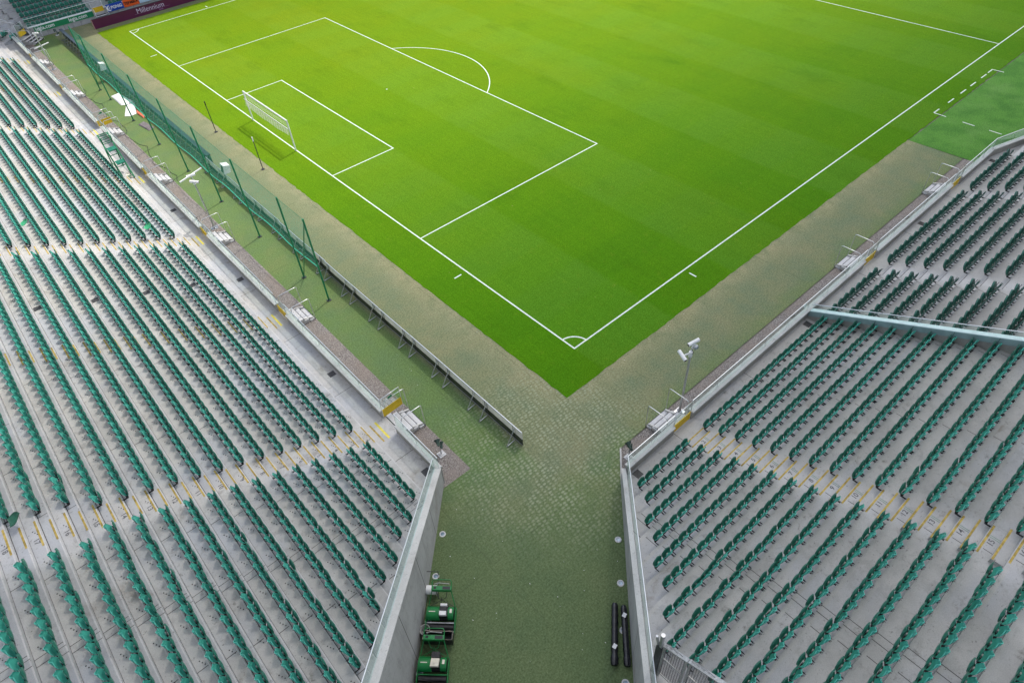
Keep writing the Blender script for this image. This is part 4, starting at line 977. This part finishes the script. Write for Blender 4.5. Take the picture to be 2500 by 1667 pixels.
# ------------------------------------------------------------------ steward chair on the left walkway
o = thing('steward_chair', 'tall green steel steward chair with two slatted seats', 'chair', (-11.1, 35.8, .7))
xa, xb = -11.50, -10.82
mb = MB()
for x in (xa, xb):
    mb.bar((x, 34.55, .72), (x+.05, 36.9, 3.45), .085); mb.bar((x, 37.0, .72), (x+.05, 36.3, 3.4), .07); mb.bar((x, 35.35, .72), (x, 35.35, 1.95), .08); mb.bar((x+.02, 35.1, 1.4), (x+.03, 36.5, 1.4), .04); mb.bar((x, 36.9, 3.45), (x, 36.2, 3.45), .045)
mb.build('frame', 'netp', o)
for y, z in [(34.55+2.35*t, .72+2.73*t) for t in (.06, .3, .55, .8)] + [(36.2, 3.45), (36.55, 3.47), (36.9, 3.45), (36.4, 3.05), (36.75, 3.1)]:
    MB().bar((xa, y, z), (xb, y, z), .04).build('rung', 'netp', o)
for (y, z) in ((35.05, 1.95), (35.75, 2.72)):
    mb = MB()
    for i in range(7): mb.box(xa+.06, y-.30+.085*i, z, xb-.06, y-.235+.085*i, z+.03)
    mb.box(xa+.05, y-.31, z-.05, xb-.05, y-.27, z); mb.box(xa+.05, y+.25, z-.05, xb-.05, y+.29, z)
    mb.build('slatted_seat', 'slat', o)
mb = MB(); mb.box(xa+.1, 34.75, .72, xb-.15, 35.2, .95); mb.build('foot_box', 'cream', o)

# ------------------------------------------------------------------ far side: wall, banners, boards
cutf = [-8.25, -1.35, -.1, 45]
for i in (0, 2):
    a, b = cutf[i], cutf[i+1]; o = thing('parapet_wall', ['concrete parapet of the far stand carrying the green lettered banner', 'long concrete parapet of the far stand behind the purple board'][i//2], 'wall', ((a+b)/2, 74.8, 0), 0, 'glass topped parapet walls')
    mb = MB(); mb.box(a, 74.7, -.02, b, 74.92, 1.06); mb.build('wall', 'wall', o); mb = MB(); mb.box(a, 74.66, 1.06, b, 74.98, 1.14); mb.build('coping', 'white', o)
    for k in range(int((b-a)/2.3)):
        MB().box(a+.01+2.3*k, 74.8, 1.14, a+2.29+2.3*k, 74.812, 1.92).build('glass_panel', 'glass', o)
    MB().tube([(a, 74.8, 1.94), (b, 74.8, 1.94)], .028, 6).build('handrail', 'rail', o)
o = thing('banner', 'green banner lettered twice in white on the far parapet', 'banner', (-4.7, 74.65, .6))
mb = MB(); mb.box(-7.7, 74.655, .50, -1.42, 74.698, 1.055); mb.build('banner_face', 'banner', o)
for x in (-6.6, -3.1): text_mb('legia.com', .54, frame((x, 74.65, .80), (1, 0, 0), (0, 0, 1)), .98, .008).build('lettering', 'white', o)
def fbanner(name, label, x0, x1, mat, txt, tm, size):
    o = thing(name, label, 'banner', ((x0+x1)/2, 74.6, .6))
    mb = MB(); mb.box(x0, 74.60, .52, x1, 74.655, 1.28); mb.build('banner_face', mat, o)
    if txt: text_mb(txt, size, frame(((x0+x1)/2+.18*(txt[0] == 'P'), 74.596, .88), (1, 0, 0), (0, 0, 1)), 1.0, .014).build('lettering', tm, o)
    return o
o = fbanner('banner', 'blue banner with white letters and flame mark on the far parapet', .12, 1.95, 'blue', 'PGNiG', 'white', .42)
mb = MB()
for k in range(10):
    a0 = 1.2+k*.42; a1 = a0+.42; w0 = .03+.06*math.sin(math.pi*k/10); w1 = .03+.06*math.sin(math.pi*(k+1)/10)
    mb.quad(*[(.42+(.20+w)*math.cos(a), 74.596, .88+(.24+w)*math.sin(a)) for w, a in ((-w0, a0), (w0, a0), (w1, a1), (-w1, a1))])
mb.quad((.36, 74.595, .76), (.47, 74.595, .80), (.52, 74.595, 1.02), (.42, 74.595, .95)); mb.build('emblem', 'white', o)
fbanner('banner', 'orange banner with dark letters on the far parapet', 2.02, 3.75, 'orange', 'TERMIKA', 'black', .38)
fbanner('banner', 'pale blue banner at the top edge on the far parapet', 3.80, 5.9, 'pblue', None, None, 0)
o = thing('gate', 'yellow gate between the green and blue banners of the far stand', 'gate', (-.72, 74.75, .45), 0, 'yellow gates in the parapets')
mb = MB(); mb.box(-1.33, 74.75, .78, -.12, 74.79, 1.28); mb.build('kick_panel', 'yellow', o); mb = MB(); mb.tube([(-1.33, 74.77, .45), (-1.33, 74.77, 1.95), (-.12, 74.77, 1.95), (-.12, 74.77, .45)], .03, 6); mb.build('gate_frame', 'rail', o)
steps('white concrete steps under the far yellow gate, behind the purple board', (-.72, 74.66), (1, 0), (0, -1), 1.3, .5, 3)
o = thing('advertising_board', 'long purple advertising board with pale lettering before the far stand', 'board', (15, 71.9, 0))
mb = MB(); mb.box(-2.40, 71.86, .0, 40, 71.94, .98); mb.build('panel', 'purple', o)
mb = MB(); mb.box(-2.42, 71.84, .982, 40, 71.98, 1.0); mb.build('top_edge', 'black', o)
mb = MB(); mb.box(-2.455, 71.8, .0, -2.405, 72.15, .97); mb.build('end_panel', [simple('board_end', (.45, .26, .22), .6)], o)
text_mb('Millennium', .74, frame((4.0, 71.855, .56), (1, 0, 0), (0, 0, 1)), .98, -.002).build('lettering', 'lilac', o); text_mb('bank', .24, frame((5.1, 71.855, .16), (1, 0, 0), (0, 0, 1)), 1.05, .002).build('lettering', [simple('dim_lilac', (.33, .18, .34), .6)], o)
mb = MB(); mb.box(2.1, 71.853, .30, 6.15, 71.8595, .315); mb.build('rule_line', [simple('rule_lilac', (.30, .16, .30), .6)], o)
# far corner gate, diagonal steps and rails
gate('yellow gate at the far left corner above the diagonal steps', (-8.9, 74.0), (1/SQ, 1/SQ), (-1/SQ, 1/SQ), 1.3)
steps('grey diagonal concrete steps at the far left corner', (-8.85, 73.95), (1/SQ, 1/SQ), (1/SQ, -1/SQ), 1.6, .62, 4, .33)
for i, (a, b) in enumerate((((-13.6, 79.5, 4.2), (-9.6, 75.6, 2.0)), ((-13.2, 77.6, 3.2), (-9.1, 75.2, 1.75)), ((-13.4, 76.2, 2.6), (-10.0, 74.0, 1.4)))):
    o = thing('stair_handrail', f'pale sloping handrail in the far left corner, {["uppermost", "middle", "lowest"][i]} of three', 'handrail', a, 0, 'sloping handrails of the far corner')
    MB().tube([a, b], .035, 6).build('rail', 'rail', o); MB().tube([b, (b[0], b[1], b[2]-.95)], .03, 6).build('rail_post', 'steel', o)
    MB().tube([a, (a[0], a[1], a[2]-1.2)], .03, 6).build('rail_post', 'steel', o)

# ------------------------------------------------------------------ roofs and an added sun fading sheet (out of frame; they shade the stands)
def roof(label, pts, z, mat, th=.25):
    o = thing('unseen_roof', label, 'roof', (pts[0][0], pts[0][1], z)); (MB().prism([(x, y, z) for x, y in pts], (0, 0, th)) if th else MB().poly([(x, y, z) for x, y in pts])).build('unseen_roof_sheet', mat, o)
# scalloped edge of the far roof
pts = [(-60, 100)] ; 
sc = []
x = -40.
while x < 80:
    for k in range(6): sc.append((x+1.04*k/6, 74.55-.28*math.sin(math.pi*k/6)))
    x += 1.04
roof('unseen flat roof sheet over the far stand with scalloped front edge', [(80, 100), (-40, 100)] + sc, 26, 'roof', .1)
o = thing('unseen_roof', 'unseen translucent sheet added over the pitch to fade the sun', 'roof', (0, 0, 31)); ORG[o.name] = (0, 0, 31)
MB().poly([(-13, -6, 34), (140, -6, 34), (140, 40, 34), (-13, 40, 34)]).build('unseen_roof_sheet', 'poly', o)  # unseen sheet stretched over the pitch to grade the sunlight
roof('unseen flat roof sheet over the right stands', [(-80, -80), (140, -80), (140, -6.01), (-80, -6.01)], 34, 'milky', .0)
roof('unseen flat roof sheet over the left stand', [(-80, -6.0), (-13.01, -6.0), (-13.01, 80), (-80, 80)], 34, 'milky', .0)

# ------------------------------------------------------------------ light
sd = Vector((.63, .16, 1)).normalized(); el = math.asin(sd.z); az = math.atan2(sd.x, sd.y)
w = bpy.data.worlds.new('World'); scene.world = w; w.use_nodes = True; nt_ = w.node_tree; nt_.nodes.clear()
sky = nt_.nodes.new('ShaderNodeTexSky'); sky.sky_type = 'NISHITA'; sky.sun_disc = False; sky.sun_elevation = el; sky.sun_rotation = az; sky.air_density = 1.0; sky.dust_density = 3.0; sky.ozone_density = 1.0
bg = nt_.nodes.new('ShaderNodeBackground'); bg.inputs[1].default_value = .15; ow = nt_.nodes.new('ShaderNodeOutputWorld')
nt_.links.new(sky.outputs[0], bg.inputs[0]); nt_.links.new(bg.outputs[0], ow.inputs[0])
sl = bpy.data.lights.new('sun', 'SUN'); sl.energy = 2.1; sl.angle = R(1.2); sl.color = (1, .95, .86)
so = bpy.data.objects.new('sun', sl); COL.objects.link(so); so.rotation_euler = sd.to_track_quat('Z', 'Y').to_euler(); so.location = (20, 10, 60)
vs = scene.view_settings; vs.view_transform = 'Standard'; vs.look = 'None'; vs.gamma = 1; vs.exposure = .70; vs.use_curve_mapping = False
scene.render.engine = 'CYCLES'; scene.cycles.max_bounces = 6; scene.cycles.transparent_max_bounces = 16; scene.cycles.use_denoising = True
